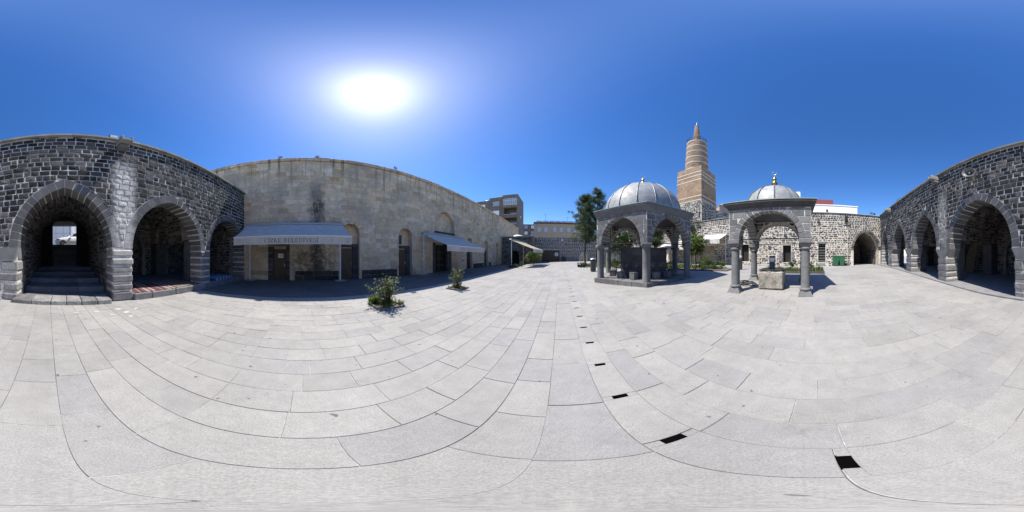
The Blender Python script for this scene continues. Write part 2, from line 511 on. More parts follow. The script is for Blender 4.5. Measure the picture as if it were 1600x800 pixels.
def area(poly):
    return .5 * sum(poly[i][0] * poly[(i + 1) % len(poly)][1] - poly[(i + 1) % len(poly)][0] * poly[i][1] for i in range(len(poly)))
def clip(poly, px, pz, nx, nz):
    """keep the side the normal points to"""
    out = []
    n = len(poly)
    for i in range(n):
        a, b = poly[i], poly[(i + 1) % n]
        da = (a[0] - px) * nx + (a[1] - pz) * nz; db = (b[0] - px) * nx + (b[1] - pz) * nz
        if da >= 0: out.append(a)
        if (da >= 0) != (db >= 0):
            t = da / (da - db); out.append((a[0] + (b[0] - a[0]) * t, a[1] + (b[1] - a[1]) * t))
    return out
def cut_arch(poly, o, k):
    """trim a stone against an opening grown by k"""
    if not any(o.inside(u, z, k) for u, z in poly):
        cu = sum(p[0] for p in poly) / len(poly); cz = sum(p[1] for p in poly) / len(poly)
        if not o.inside(cu, cz, k): return poly
    cu = sum(p[0] for p in poly) / len(poly); cz = sum(p[1] for p in poly) / len(poly)
    if o.zb is not None and cz < o.zb:
        return clip(poly, 0, o.zb - k, 0, -1)
    if o.rise <= 0:
        if cz > o.zs + k * .5 and abs(cu - o.uc) < o.w + k: return clip(poly, 0, o.zs + k, 0, 1)
        return clip(poly, o.uc + (o.w + k), 0, 1, 0) if cu > o.uc else clip(poly, o.uc - (o.w + k), 0, -1, 0)
    if cz < o.zs:
        return clip(poly, o.uc + (o.w + k), 0, 1, 0) if cu > o.uc else clip(poly, o.uc - (o.w + k), 0, -1, 0)
    sides = [1 if cu > o.uc else -1]
    if min(p[0] for p in poly) < o.uc < max(p[0] for p in poly): sides = [1, -1]
    for sd in sides:
        ox = o.uc - sd * o.c; dx, dz = cu - ox, cz - o.zs
        L = math.hypot(dx, dz) or 1
        dx /= L; dz /= L
        poly = clip(poly, ox + dx * (o.R + k), o.zs + dz * (o.R + k), dx, dz)
        if len(poly) < 3: return []
    return poly

def courses(u0, u1, z0, top, hr, wr, gap, ops=(), k=0, jit=.0, rub=False, cutc=.0, seed=1, skip=None):
    r = random.Random(seed)
    tf = (lambda u: top) if isinstance(top, (int, float)) else top
    tmax = max(tf(u0), tf(u1), tf((u0 + u1) / 2), tf(max(u0, min(u1, 0))))
    out = []
    z = z0
    while z < tmax - .03:
        h = r.uniform(*hr)
        u = u0 - r.uniform(0, wr[1])
        while u < u1:
            w = r.uniform(*wr)
            if rub and r.random() < .2: w *= r.choice((.5, 1.5))
            a, b = max(u, u0), min(u + w, u1)
            if b - a > .05:
                g = gap / 2
                if rub: g *= r.uniform(.6, 1.9)
                lo, hi = z + g, z + h - g
                if rub:
                    lo += r.uniform(-.025, .03); hi += r.uniform(-.03, .025)
                J = lambda: r.uniform(-jit, jit)
                poly = [(a + g + J(), lo + J()), (b - g + J(), lo + J()), (b - g + J(), hi + J()), (a + g + J(), hi + J())]
                if cutc:
                    pl = []
                    for i in range(4):
                        p, pr, nx = poly[i], poly[i - 1], poly[(i + 1) % 4]
                        c1 = r.uniform(.05, cutc); c2 = r.uniform(.05, cutc)
                        pl += [(p[0] + (pr[0] - p[0]) * c1, p[1] + (pr[1] - p[1]) * c1), (p[0] + (nx[0] - p[0]) * c2, p[1] + (nx[1] - p[1]) * c2)]
                    poly = pl
                tz = tf((a + b) / 2)
                if hi > tz - g: poly = clip(poly, 0, tz - g, 0, -1)
                for o in ops:
                    if len(poly) >= 3 and max(p[0] for p in poly) > o.uc - o.w - k and min(p[0] for p in poly) < o.uc + o.w + k:
                        poly = cut_arch(poly, o, k)
                if len(poly) >= 3 and area(poly) > .006 and not (skip and skip(poly)):
                    out.append(poly)
            u += w
        z += h
    return out

def voussoirs(o, ring, n, gap=.012, inner=.006, jit=.0):
    out = []
    am = o.angmax()
    amo = o.angmax(ring)
    r = random.Random(int(o.uc * 91 + n))
    for sd in (1, -1):
        ts = [am * i / n for i in range(n + 1)]
        for i in range(n):
            t0, t1 = ts[i], ts[i + 1]
            g0, g1 = gap / 2 / o.R, gap / 2 / o.R
            Ri, Ro = o.R - inner, o.R + ring + r.uniform(-jit, jit)
            P = lambda R, t: (o.uc + sd * (-o.c + R * math.cos(t)), o.zs + R * math.sin(t))
            poly = [P(Ri, t0 + g0), P(Ro, t0 + g0), P(Ro, (t0 + t1) / 2), P(Ro, t1 - g1), P(Ri, t1 - g1)]
            poly = clip(poly, o.uc + sd * gap / 2, 0, sd, 0)
            if i == n - 1:
                zt = o.zs + math.sqrt((o.R + ring) ** 2 - o.c ** 2)
                poly = [P(Ri, t0 + g0), P(Ro, t0 + g0), P(Ro, (t0 + amo) / 2), (o.uc + sd * gap / 2, zt), (o.uc + sd * gap / 2, o.zs + o.rise - inner)]
            if sd < 0: poly = poly[::-1]
            if len(poly) >= 3: out.append(poly)
    return out

def stone_into(mb, poly, vf, vb, bev, rnd, r, M=None, lump=.0):
    """a block: sides, bevelled rim, slightly pillowed front (vf nearest the viewer)"""
    n = len(poly)
    cu = sum(p[0] for p in poly) / n; cz = sum(p[1] for p in poly) / n
    ext = max(max(abs(p[0] - cu), abs(p[1] - cz)) for p in poly)
    back = [Vector((p[0], vb, p[1])) for p in poly]
    rim = [Vector((p[0], vf + bev * .8, p[1])) for p in poly]
    fr = []
    for p in poly:
        dx, dz = cu - p[0], cz - p[1]
        L = math.hypot(dx, dz) or 1
        s = min(bev, L * .35)
        fr.append(Vector((p[0] + dx / L * s, vf + r.uniform(-lump, lump), p[1] + dz / L * s)))
    vs = back + rim + fr
    fs = []
    for i in range(n):
        j = (i + 1) % n
        fs.append((i, j, n + j, n + i)); fs.append((n + i, n + j, 2 * n + j, 2 * n + i))
    if lump > 0:
        vs.append(Vector((cu + r.uniform(-.2, .2) * ext, vf - r.uniform(0, lump * 1.6), cz)))
        for i in range(n): fs.append((2 * n + i, 2 * n + (i + 1) % n, 3 * n))
    else:
        fs.append(tuple(2 * n + i for i in range(n)))
    if M is not None: vs = [M @ p for p in vs]
    mb.add(vs, fs, rnd)

EYE = Vector((0, 0, HC))
def pieces(parent, name, polys, mat, vf=(-.03, -.015), vb=.04, bev=.015, lump=.0, maxn=300, M=None, seed=3, stuff=None, matfn=None, rndfn=None):
    """the stones that show largest as parts of their own, the others joined into one part"""
    r = random.Random(seed)
    W = wmat(parent)
    Q = M if M is not None else Matrix.Identity(4)
    items = []
    for p in polys:
        cu = sum(q[0] for q in p) / len(p); cz = sum(q[1] for q in p) / len(p)
        wp = W @ (Q @ Vector((cu, 0, cz)))
        d = wp - EYE
        nrm = (W.to_3x3() @ (Q.to_3x3() @ Vector((0, -1, 0))))
        items.append((abs(area(p)) * max(.02, -d.normalized().dot(nrm)) / d.length_squared, p, (cu, cz)))
    items.sort(key=lambda t: -t[0])
    rest = {}
    for i, (s, p, c) in enumerate(items):
        rn = rndfn(c, r) if rndfn else r.random()
        m = matfn(c, r) if matfn else mat
        f = r.uniform(*vf)
        if i < maxn:
            mb = MB(); stone_into(mb, p, f, vb, bev, rn, r, M, lump)
            org = Q @ Vector((c[0], f, c[1]))
            obj(name, mb, m, parent, origin=org)
        else:
            stone_into(rest.setdefault(m.name, (MB(), m))[0], p, f, vb, bev, rn, r, M, lump)
    for mb, m in rest.values():
        obj(stuff or (name + '_courses'), mb, m, parent, kind='stuff')
# ------------------------------------------------------------------ ground sheet and paving
AX = R_(16.7)                                   # direction the paving strips run in
AS = Vector((math.sin(AX), math.cos(AX), 0)); AP = Vector((math.cos(AX), -math.sin(AX), 0))
def sp(s, p): v = AS * s + AP * p; return v.x, v.y

mb = MB()
gx = [-600, -60, -30] + [a for a, b in _G if -20 < a < 40] + [-12, -8.2, -4, -1, .8, 2.5, 4.8, 8, 12, 17, 40, 60, 600]
gx = sorted(set(gx))
gy = [-600, -60, -20, 0, 20, 40, 80, 600]
for a, b in zip(gx, gx[1:]):
    for c, d in zip(gy, gy[1:]):
        mb.face([(a, c, gz(a) - .008), (b, c, gz(b) - .008), (b, d, gz(b) - .008), (a, d, gz(a) - .008)])
ground = obj('ground', mb, M_JOINT, kind='structure')

PLANT1 = at(603, 5.05); PLANT2 = at(715, 7.75)
K1 = at(1004.8, 9.47)
BED1 = [(10.7, 2.85), (12.3, 2.7), (14.6, 8), (19.6, 22.5), (15.0, 25.2), (7.3, 15.4), (10.3, 9.0)]
def in_poly(x, y, P):
    c = False
    for (a, b), (d, e) in zip(P, P[1:] + P[:1]):
        if (b > y) != (e > y) and x < (d - a) * (y - b) / (e - b) + a: c = not c
    return c
def wd(F, x, y): return x * F.n.x + y * F.n.y
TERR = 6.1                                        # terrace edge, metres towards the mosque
def courtyard(x, y):
    return wd(FW, x, y) < 5.55 and wd(FM, x, y) < 11.3 and wd(FF, x, y) < 32.3 and wd(FR, x, y) < 16.6
def holes(x, y):
    for P, h in ((PLANT1, .36), (PLANT2, .33)):
        dx, dy = x - P.x, y - P.y
        if abs(dx * AS.x + dy * AS.y) < h and abs(dx * AP.x + dy * AP.y) < h: return True
    return in_poly(x, y, BED1)

r = random.Random(21)
slabs = []                                        # (poly, kind)
PIT = .335; P0 = -.085
for k in range(-75, 110):
    p0, p1 = P0 + PIT * k, P0 + PIT * (k + 1)
    if k == 1: p0, p1 = .33, .63
    if k == 2: p0 = .63
    if k == 0: p1 = .33
    s = -26 - r.uniform(0, .6)
    if k == 1: s = .573 - .66 * 40 + .02
    broke = False
    while s < 34:
        L = .66 if k == 1 else r.choice((.5, .58, .66, .74, .82, .92)) * r.uniform(.95, 1.05)
        s1 = s + L
        if k < -1 and not broke and s < -.696 and s1 > -.98:
            s1 = -.696; broke = True
        cx, cy = sp((s + s1) / 2, (p0 + p1) / 2)
        if courtyard(cx, cy) and not holes(cx, cy) and not (k == 0 and False):
            g = r.uniform(.0015, .0045)
            a, b, c, d = s + g, s1 - g, p0 + .0022, p1 - .0022
            if k == -1 and abs((s + s1) / 2) < 1.3: d = p1
            if k == 0 and abs((s + s1) / 2) < 1.3: c = p0
            if k == 1 and -.3 < s1 < 24:
                m = .48; poly = [(a, c), (b - .05, c), (b - .05, d), (a, d)]
            else:
                poly = [(a, c), (b, c), (b, d), (a, d)]
            extra = [[(b - .05, c), (b, c), (b, m - .065), (b - .05, m - .065)], [(b - .05, m + .065), (b, m + .065), (b, d), (b - .05, d)]] if len(poly) and k == 1 and -.3 < s1 < 24 else []
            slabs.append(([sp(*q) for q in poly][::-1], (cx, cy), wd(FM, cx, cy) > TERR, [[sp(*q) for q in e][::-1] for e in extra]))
        s = s1
def slab_into(mb, poly, dz, rnd, org=(0, 0, 0)):
    tx, ty = (random.Random(int(rnd * 1e6)).uniform(-.0035, .0035) for _ in (0, 1))
    n = len(poly)
    cx = sum(p[0] for p in poly) / n; cy = sum(p[1] for p in poly) / n
    low = [(p[0], p[1], gz(p[0]) - .04) for p in poly]
    rim = [(p[0], p[1], gz(p[0]) + dz - .0025) for p in poly]
    b = .003
    top = []
    for p in poly:
        L = math.hypot(cx - p[0], cy - p[1]) or 1
        top.append((p[0] + (cx - p[0]) / L * b, p[1] + (cy - p[1]) / L * b, gz(p[0]) + dz + tx * (p[0] - cx) + ty * (p[1] - cy)))
    fs = []
    for i in range(n):
        j = (i + 1) % n
        fs += [(i, j, n + j, n + i), (n + i, n + j, 2 * n + j, 2 * n + i)]
    fs.append(tuple(range(2 * n, 3 * n)))
    mb.add(low + rim + top, fs, rnd)
pav = thing('stone_paving', 'pale grey stone slabs laid in long strips over the whole open courtyard', 'paving', (0, 0, 0))
pav['kind'] = 'structure'
slabs.sort(key=lambda t: t[1][0] ** 2 + t[1][1] ** 2)
bulk = MB(); bulkt = MB()
nslab = 0
for poly, c, ter, extra in slabs:
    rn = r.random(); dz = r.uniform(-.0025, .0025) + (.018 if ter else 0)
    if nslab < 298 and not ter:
        mb = MB(); slab_into(mb, poly, dz, rn)
        for e in extra: slab_into(mb, e, dz, rn)
        obj('paving_slab', mb, M_PAVE, pav, origin=(c[0], c[1], gz(c[0])))
        nslab += 1
    else:
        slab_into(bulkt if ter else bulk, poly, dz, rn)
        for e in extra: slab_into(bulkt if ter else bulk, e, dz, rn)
obj('far_paving_slabs', bulk, M_PAVE, pav, kind='stuff')
ter = obj('terrace', bulkt, M_TERR_SHADE, kind='structure')
# drain inlets along the middle: flat black quads painting the slots' shade
for i in range(-1, 36):
    s = .573 + .66 * i
    mb = MB()
    q = [sp(s - .045, .405), sp(s + .03, .405), sp(s + .03, .555), sp(s - .045, .555)]
    mb.face([(x, y, gz(x) - .0055) for x, y in q[::-1]])
    obj('drain_inlet', mb, M_HOLE, pav, origin=(q[0][0], q[0][1], gz(q[0][0])))
# dried white splashes of lime on the slabs before the entrance
mb = MB()
for (x, y, w, h) in ((185, 482, 9, 1.6), (197, 487, 8, 1.8), (150, 486, 7, 1.2), (176, 491, 6, 1.4), (205, 493, 5, 1.5), (120, 488, 6, 1.0), (212, 481, 6, 1.3)):
    pts = []
    for i in range(26):
        a = 2 * PI * i / 26
        k = r.uniform(.25, 1.25)
        xx, yy = x + w * k * math.cos(a), y + h * k * math.sin(a)
        d = HC / math.tan(-el(yy))
        X, Y = d * math.sin(az(xx)), d * math.cos(az(xx))
        pts.append((X, Y, gz(X) + .0065))
    mb.face(pts[::-1])
o = obj('lime_splash', mb, plain_mat('lime_splash', (.47, .468, .455), .8, 0, .4, 14), pav)

# ------------------------------------------------------------------ arcade wing (entrance side)
wing = thing('arcade_wing', 'long black basalt arcade with seven pointed arches and pale joints, entrance stairs inside', 'building', FW.loc, FW.rz)
WT = .75
topW = lambda u: HC + 4.74 - .010 * max(0, u) - .0095 * max(0, -u)
W0, W1 = -17.5, 10.62
AW = [Arch(0.01, 1.575, 1.84, 2.07), Arch(4.10, 1.76, 1.80, 2.01), Arch(8.36, 1.80, 1.84, 1.85),
      Arch(-4.39, 1.69, 1.90, 2.12), Arch(-8.51, 1.335, 2.05, 2.12), Arch(-12.35, 1.25, 2.16, 2.03), Arch(-16.02, .98, 2.2, 1.98)]
PIERS = [(-2.70, -1.565, 1), (1.585, 2.34, 0), (5.86, 6.56, 0), (10.16, 10.6, 0), (-7.175, -6.08, 2), (-11.1, -9.845, 2), (-15.04, -13.6, 2), (-17.45, -17.0, 0)]
def pier_top(u):
    p = min(PIERS, key=lambda q: abs((q[0] + q[1]) / 2 - u))
    return {0: 1.80, 1: 1.84, 2: 1.90}[p[2]] if p[0] > -8 else (2.05 if p[0] > -12 else 2.16)
mb = MB()
wall_mesh(mb, W0, W1, lambda u: pier_top(u), topW, AW, 0, WT)
obj('wall', mb, M_MORT, wing)
polys = courses(W0 + .02, W1 - .02, 1.86, lambda u: topW(u) - .0, (.185, .225), (.19, .42), .034, AW, .33, jit=.012, seed=5, cutc=0,
                skip=lambda p: False)
pieces(wing, 'stone', polys, M_BAS, (-.024, -.008), .04, .014, .010, 300, stuff='stone_courses')
RINGN = [11, 11, 11, 11, 10, 9, 8]
for o_, n in zip(AW, RINGN):
    k = .31
    pieces(wing, 'voussoir', voussoirs(o_, k, n, .020, .005), M_RING, (-.013, -.006), WT + .012, .008, 0, 99, seed=n)
# piers of big worn blocks, some with flared imposts
r = random.Random(12)
for (a, b, flare) in PIERS:
    zs = pier_top((a + b) / 2)
    g0 = FW.g((a + b) / 2) - .03
    ia, ib = a, b
    if flare == 2: ia, ib = a + (b - a) * .17, b - (b - a) * .17
    if flare == 1: ia = a + .12
    z = g0
    top_ = zs - (.42 if flare else 0)
    hs = []
    while z < top_ - .1:
        h = min(r.uniform(.26, .4), top_ - z)
        if top_ - z - h < .14: h = top_ - z
        hs.append((z, z + h)); z += h
    core = MB(); core.box(ia + .02, ib - .02, .0, WT - .0, g0, zs - .001, .4)
    obj('pier_core', core, M_MORT, wing)
    for i, (za, zb) in enumerate(hs):
        e = r.uniform(.0, .035)
        segs = [(ia, ib)]
        if ib - ia > .9 and r.random() < .5:
            c = ia + (ib - ia) * r.uniform(.35, .65); segs = [(ia, c - .012), (c + .012, ib)]
        for (sa, sb) in segs:
            mb = MB()
            mb.bbox(sa - (e if sa == ia else 0), sb + (e if sb == ib else 0), -.03 - r.uniform(0, .025), WT + .03, za + .026, zb - .026, .055, r.random())
            obj('pier_stone', mb, M_PIER, wing, origin=((sa + sb) / 2, 0, za))
    if flare:
        mb = MB()
        z0, z1 = zs - .40, zs
        A0, B0, A1, B1 = ia - .01, ib + .01, a - .0, (b + .0 if flare == 2 else b + .01)
        y0, y1 = -.055, WT + .03
        c = .13
        vs = [(A0 + c, y0, z0), (B0 - c, y0, z0), (B0, y0 + c, z0), (B0, y1, z0), (A0, y1, z0), (A0, y0 + c, z0),
              (A1, y0, z1), (B1, y0, z1), (B1, y0 + .01, z1), (B1, y1, z1), (A1, y1, z1), (A1, y0 + .01, z1)]
        mb.add(vs, [(5, 4, 3, 2, 1, 0), (6, 7, 8, 9, 10, 11)] + [(i, (i + 1) % 6, 6 + (i + 1) % 6, 6 + i) for i in range(6)], .6)
        obj('impost', mb, M_ASH, wing, origin=((a + b) / 2, 0, z0))
# coping slabs along the roof edge
u = W0
while u < W1:
    w = min(r.uniform(.95, 1.3), W1 - u)
    za, zb = topW(u), topW(u + w)
    mb = MB()
    vs = [(u + .006, -.14, za), (u + w - .006, -.14, zb), (u + w - .006, 1.0, zb), (u + .006, 1.0, za)]
    mb.add(vs + [(x, y, z + .085) for x, y, z in vs], ((0,3,2,1),(4,5,6,7),(0,1,5,4),(1,2,6,5),(2,3,7,6),(3,0,4,7)), r.random())
    obj('coping_slab', mb, M_COP, wing, origin=(u, 0, za))
    u += w
mb = MB(); mb.box(W0, W1, 1.0, 5.6, 6.0, 6.18)
obj('roof', mb, M_COP, wing)
# rear wall with blind arches, bay divisions, vaults and floors
BACK = 4.7
BACKA = [Arch(4.1, 1.05, 1.9, 1.25, None, .7), Arch(8.36, 1.0, 1.9, 1.2, None, .6), Arch(-4.39, 1.15, 1.5, 1.55, None, .22), Arch(-8.51, 1.0, 1.8, 1.3, None, .5),
         Arch(-12.35, .95, 1.9, 1.2, None, .5)]
mb = MB()
wall_mesh(mb, W0, -1.55, -.4, 6.0, [a for a in BACKA if a.uc < 0], BACK, .9)
wall_mesh(mb, 1.57, W1, -.4, 6.0, [a for a in BACKA if a.uc > 0], BACK, .9)
obj('rear_wall', mb, M_MORTD, wing)
Mb = Matrix.Translation((0, BACK, 0))
pl = courses(W0, -1.75, .1, 5.0, (.15, .24), (.14, .42), .03, [a for a in BACKA if a.uc < 0], .26, rub=True, cutc=.28, jit=.02, seed=31)
pl += courses(1.75, W1, .2, 5.0, (.15, .24), (.14, .42), .03, [a for a in BACKA if a.uc > 0], .26, rub=True, cutc=.28, jit=.02, seed=32)
pieces(wing, 'rear_stone', pl, M_RUB, (-.03, -.01), .03, .015, .01, 40, M=Mb, stuff='rear_stone_courses')
for o_ in BACKA:
    Mv = Mb
    pieces(wing, 'rear_voussoir', voussoirs(o_, .25, 8, .014), M_ASH, (-.035, -.02), .18, .01, 0, 99, M=Mv)
    Mi = Matrix.Translation((0, BACK + o_.depth, 0))
    pl = courses(o_.uc - o_.w, o_.uc + o_.w, .2, lambda u, o=o_: max(.3, o.top(u)), (.16, .26), (.16, .42), .035, (), 0, rub=True, cutc=.28, jit=.02, seed=int(o_.uc * 7 + 200))
    pieces(wing, 'niche_stone', pl, M_RUB, (-.03, -.01), .03, .015, .01, 8, M=Mi, stuff='niche_stone_courses')
# cross walls of the entrance passage with rubble faces
for sd, uu in ((-1, -1.56), (1, 1.575)):
    mb = MB()
    x0, x1 = (uu - .55, uu) if sd < 0 else (uu, uu + .55)
    mb.box(x0, x1, WT + .004, 9.3, -.4, 5.99)
    obj('passage_wall', mb, M_MORTD, wing)
    Ms = Matrix.Translation((uu, 0, 0)) @ (Matrix.Rotation(R_(90), 4, 'Z') if sd > 0 else Matrix.Rotation(R_(-90), 4, 'Z'))
    ul, uh = ((WT + .02, 9.2) if sd < 0 else (-9.2, -WT - .02))
    # local u runs along the passage; faces look into it
    Mx = Matrix(((0, -1 if sd > 0 else 1, 0, uu), (1 if sd > 0 else -1, 0, 0, 0), (0, 0, 1, 0), (0, 0, 0, 1)))
    Mx = Matrix(((0, 1, 0, uu), (-1, 0, 0, 0), (0, 0, 1, 0), (0, 0, 0, 1))) if sd > 0 else Matrix(((0, -1, 0, uu), (1, 0, 0, 0), (0, 0, 1, 0), (0, 0, 0, 1)))
    ul, uh = (-9.2, -WT - .02) if sd > 0 else (WT + .02, 9.2)
    pl = courses(ul, uh, .0, 2.7, (.14, .24), (.14, .4), .03, (), 0, rub=True, cutc=.3, jit=.02, seed=41 + sd)
    pieces(wing, 'passage_stone', pl, M_RUB, (-.03, -.01), .03, .015, .01, 60, M=Mx, stuff='passage_stone_courses')
# barrel vault over the passage and over the bays
def vault(name, u0, u1, v0, v1, zs, rise, mat):
    mb = MB()
    n = 14
    o_ = Arch((u0 + u1) / 2, (u1 - u0) / 2, zs, rise)
    L = [p for p in o_.outline(zs, 7)][1:-1]
    for (a, za), (b, zb) in zip(L, L[1:]):
        mb.face([(a, v0, za), (b, v0, zb), (b, v1, zb), (a, v1, za)])
    # rubble laid over the curve of the vault
    cum = [0]
    for (a, za), (b, zb) in zip(L, L[1:]): cum.append(cum[-1] + math.hypot(b - a, zb - za))
    def onv(s, v, dep):
        s = max(0, min(cum[-1] - 1e-4, s)); i = max(k for k in range(len(cum) - 1) if cum[k] <= s)
        (a, za), (b, zb) = L[i], L[i + 1]; f = (s - cum[i]) / (cum[i + 1] - cum[i]); Ls = cum[i + 1] - cum[i]
        return Vector((a + (b - a) * f + (zb - za) / Ls * dep, v, za + (zb - za) * f - (b - a) / Ls * dep))
    sm = MB(); rr = random.Random(int(u0 * 31) + 500)
    for p in courses(v0, v1, 0, cum[-1], (.14, .22), (.16, .42), .03, (), 0, rub=True, cutc=.3, jit=.02, seed=int(u0 * 17) + 900):
        t = MB(); stone_into(t, p, .0, .04, .015, 0, rr, None, .008)
        sm.add([onv(q[2], q[0], .03 - q[1]) for q in t.v], t.f, rr.random())
    obj('vault_rubble', sm, M_RUB, wing, kind='stuff')
    return obj(name, mb, mat, wing)
vault('passage_vault', -1.62, 1.64, WT + .01, 6.2, 2.2, 2.05, M_MORTD)
for o_ in AW[1:]:
    vault('bay_vault', o_.uc - o_.w - .3, o_.uc + o_.w + .3, WT + .01, BACK - .01, 2.3, 2.5, M_MORTD)
# transverse ribs between the bays
for uu in (6.21, -6.63, -10.47, -14.32):
    for v0, v1 in ((WT + .05, WT + .5), (BACK - .8, BACK - .02)):
        mb = MB(); mb.bbox(uu - .38, uu + .38, v0, v1, -.2, 2.4, .04)
        obj('inner_pier', mb, M_RUB, wing, origin=(uu, v0, 0))
    Mr = Matrix(((0, 1, 0, uu - .38), (-1, 0, 0, 0), (0, 0, 1, 0), (0, 0, 0, 1)))
    arch = Arch(-(WT + BACK) / 2, (BACK - WT) / 2 - .6, 2.4, 1.5)
    mb = MB(); wall_mesh(mb, -BACK + .03, -WT - .03, 2.4, 5.98, [arch], 0, .76, M=Mr)
    obj('cross_arch', mb, M_MORTD, wing)
mb = MB(); mb.box(9.85, 10.12, WT + .004, BACK + .6, -.2, 5.98); obj('end_wall', mb, M_MORTD, wing)
pl = courses(-BACK, -WT - .05, .2, 4.6, (.15, .24), (.14, .4), .03, (), 0, rub=True, cutc=.3, jit=.02, seed=48)
pieces(wing, 'end_stone', pl, M_RUB, (-.03, -.01), .03, .015, .01, 20, M=Matrix(((0, 1, 0, 9.85), (-1, 0, 0, 0), (0, 0, 1, 0), (0, 0, 0, 1))), stuff='end_stone_courses')
# floors: raised platform in the two bays right of the entrance, low one in the others
mb = MB(); mb.bbox(1.60, W1, -.02, BACK + .7, -.3, .20, .015)
obj('prayer_platform', mb, M_ASH, wing)
mb = MB()
us_ = [-17.5, -15, -12, -10, -8, -6, -4, -2.7, -2.13]
for a, b in zip(us_, us_[1:]):
    za, zb = FW.g(a) + .06, FW.g(b) + .06
    mb.add([(a, -.28, -.3), (b, -.28, -.3), (b, BACK + .7, -.3), (a, BACK + .7, -.3), (a, -.28, za), (b, -.28, zb), (b, BACK + .7, zb), (a, BACK + .7, za)],
           ((0,3,2,1),(4,5,6,7),(0,1,5,4),(1,2,6,5),(2,3,7,6),(3,0,4,7)))
obj('arcade_floor', mb, plain_mat('arcade_floor', (.22, .22, .225), .8, 0, .25, 3, .4), wing)
# kerb blocks before the right-hand bays and the step slab before the entrance
u = 1.62 + .75
while u < 10.1:
    w = min(r.uniform(.7, 1.15), 10.15 - u)
    mb = MB(); mb.bbox(u + .005, u + w - .005, -.13, .2, -.25, .205 + r.uniform(-.01, .006), .03, r.random())
    obj('kerb_block', mb, M_PIER, wing, origin=(u, 0, 0)); u += w
for a, b in ((-1.7, -1.05), (-1.05, -.44), (-.44, .05), (.05, .52), (.52, 1.02), (1.02, 1.5)):
    mb = MB(); mb.bbox(a + .005, b - .005, -.30, .45, -.25, .135, .025, r.random())
    obj('threshold_block', mb, M_PIER, wing, origin=(a, -.3, 0))
# stairs up to the street
zstep = .135
for i, (v, z) in enumerate(((1.0, .33), (1.95, .53), (2.95, .72), (3.95, .90))):
    for a, b in ((-1.56, -.5 + .3 * (i % 2)), (-.5 + .3 * (i % 2), .55), (.55, 1.57)):
        mb = MB(); mb.bbox(a + .004, b - .004, v, v + 1.05, z - .26, z, .02, r.random())
        obj('step', mb, M_ASH, wing, origin=(a, v, z))
mb = MB(); mb.box(-1.56, 1.57, .4, 5.9, -.3, .12); obj('stair_base', mb, M_ASH, wing)
mb = MB(); mb.box(-1.56, 1.57, 4.95, 5.9, .3, .93); obj('landing', mb, M_ASH, wing)
for i in range(8):
    v = 5.85 + i * .4; z = .93 + .2 * (i + 1)
    mb = MB(); mb.bbox(-1.56, 1.57, v, v + .45, z - .24, z, .02, r.random())
    obj('step', mb, M_ASH, wing, origin=(0, v, z))
# rear gate of the passage: jambs, lintel with cut corners
mb = MB()
mb.box(-1.55, -.80, 5.3, 5.75, .93, 5.9); mb.box(.78, 1.565, 5.3, 5.75, .93, 5.9); mb.box(-.80, .78, 5.302, 5.748, 3.92, 5.9)
for sx in (-1, 1):
    x = -.80 if sx < 0 else .78
    mb.add([(x, 5.304, 3.62), (x - sx * .16, 5.304, 3.92), (x, 5.304, 3.92), (x, 5.746, 3.62), (x - sx * .16, 5.746, 3.92), (x, 5.746, 3.92)],
           ((0, 1, 2) if sx < 0 else (2, 1, 0), (5, 4, 3) if sx < 0 else (3, 4, 5), (0, 3, 4, 1), (1, 4, 5, 2), (0, 2, 5, 3)))
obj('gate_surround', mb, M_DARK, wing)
for sx in (-1, 1):
    g = MB()
    hinge = -.83 if sx < 0 else .81
    e = hinge + sx * .42; v0, v1 = 5.25, 4.55
    def P(t, z): return (hinge + (e - hinge) * t, v0 + (v1 - v0) * t, z)
    for t in (0, .25, .5, .75, 1): g.tube([P(t, .95), P(t, 3.5)], .016, 6)
    for k in range(9): g.tube([P(0, 1.0 + k * .3), P(1, 1.0 + k * .3)], .014, 6)
    obj('gate_leaf', g, M_BLACK, wing)
# roof and outer walls of the rear passage
mb = MB(); mb.box(-2.2, 2.2, 5.61, 8.9, 4.15, 4.4); obj('passage_roof', mb, M_COP, wing)
# gargoyle, floodlight, loudspeaker and small spouts on the roof edge
def spout(F, u, z, L, w, name_label):
    t = thing('stone_spout', name_label, 'waterspout', F.w(u, 0, z), F.rz, 'stone waterspouts under the coping')
    mb = MB(); mb.bbox(-w / 2, w / 2, -L, .3, -.2, -.1, .02); mb.bbox(-w / 2, -w / 2 + .07, -L, .3, -.1, .03, .012); mb.bbox(w / 2 - .07, w / 2, -L, .3, -.1, .03, .012)
    obj('trough', mb, M_COP, t)
    mb = MB(); mb.bbox(-w / 2 + .03, w / 2 - .03, -L * .6, .05, -.36, -.202, .03)
    obj('bracket', mb, M_ASH, t)
spout(FW, FW.u(189.5), topW(2.2) - .14, .62, .40, 'stone waterspout above the white lime streak by the entrance arch')
spout(FW, FW.u(1465 - 1600), topW(-8) - .14, .55, .36, 'pale stone waterspout left of the loudspeaker on the arcade wall')
spout(FW, FW.u(1392 - 1600), topW(-13) - .14, .55, .36, 'small stone waterspout nearest the far corner of the arcade')
def floodlight(F, u, z, v, label, s=1.0):
    t = thing('floodlight', label, 'floodlight', F.w(u, v, z), F.rz, 'floodlights on the roof edges')
    mb = MB(); mb.bbox(-.16 * s, .16 * s, -.05, .05, .10 * s, .34 * s, .015); obj('housing', mb, M_BLACK, t)
    mb = MB(); mb.box(-.135 * s, .135 * s, -.058, -.051, .125 * s, .315 * s); obj('glass', mb, plain_mat('lamp_glass', (.6, .62, .63), .15), t)
    mb = MB(); mb.tube([(-.17 * s, 0, .2 * s), (-.17 * s, 0, 0), (.17 * s, 0, 0), (.17 * s, 0, .2 * s)], .012, 6); obj('bracket', mb, M_BLACK, t)
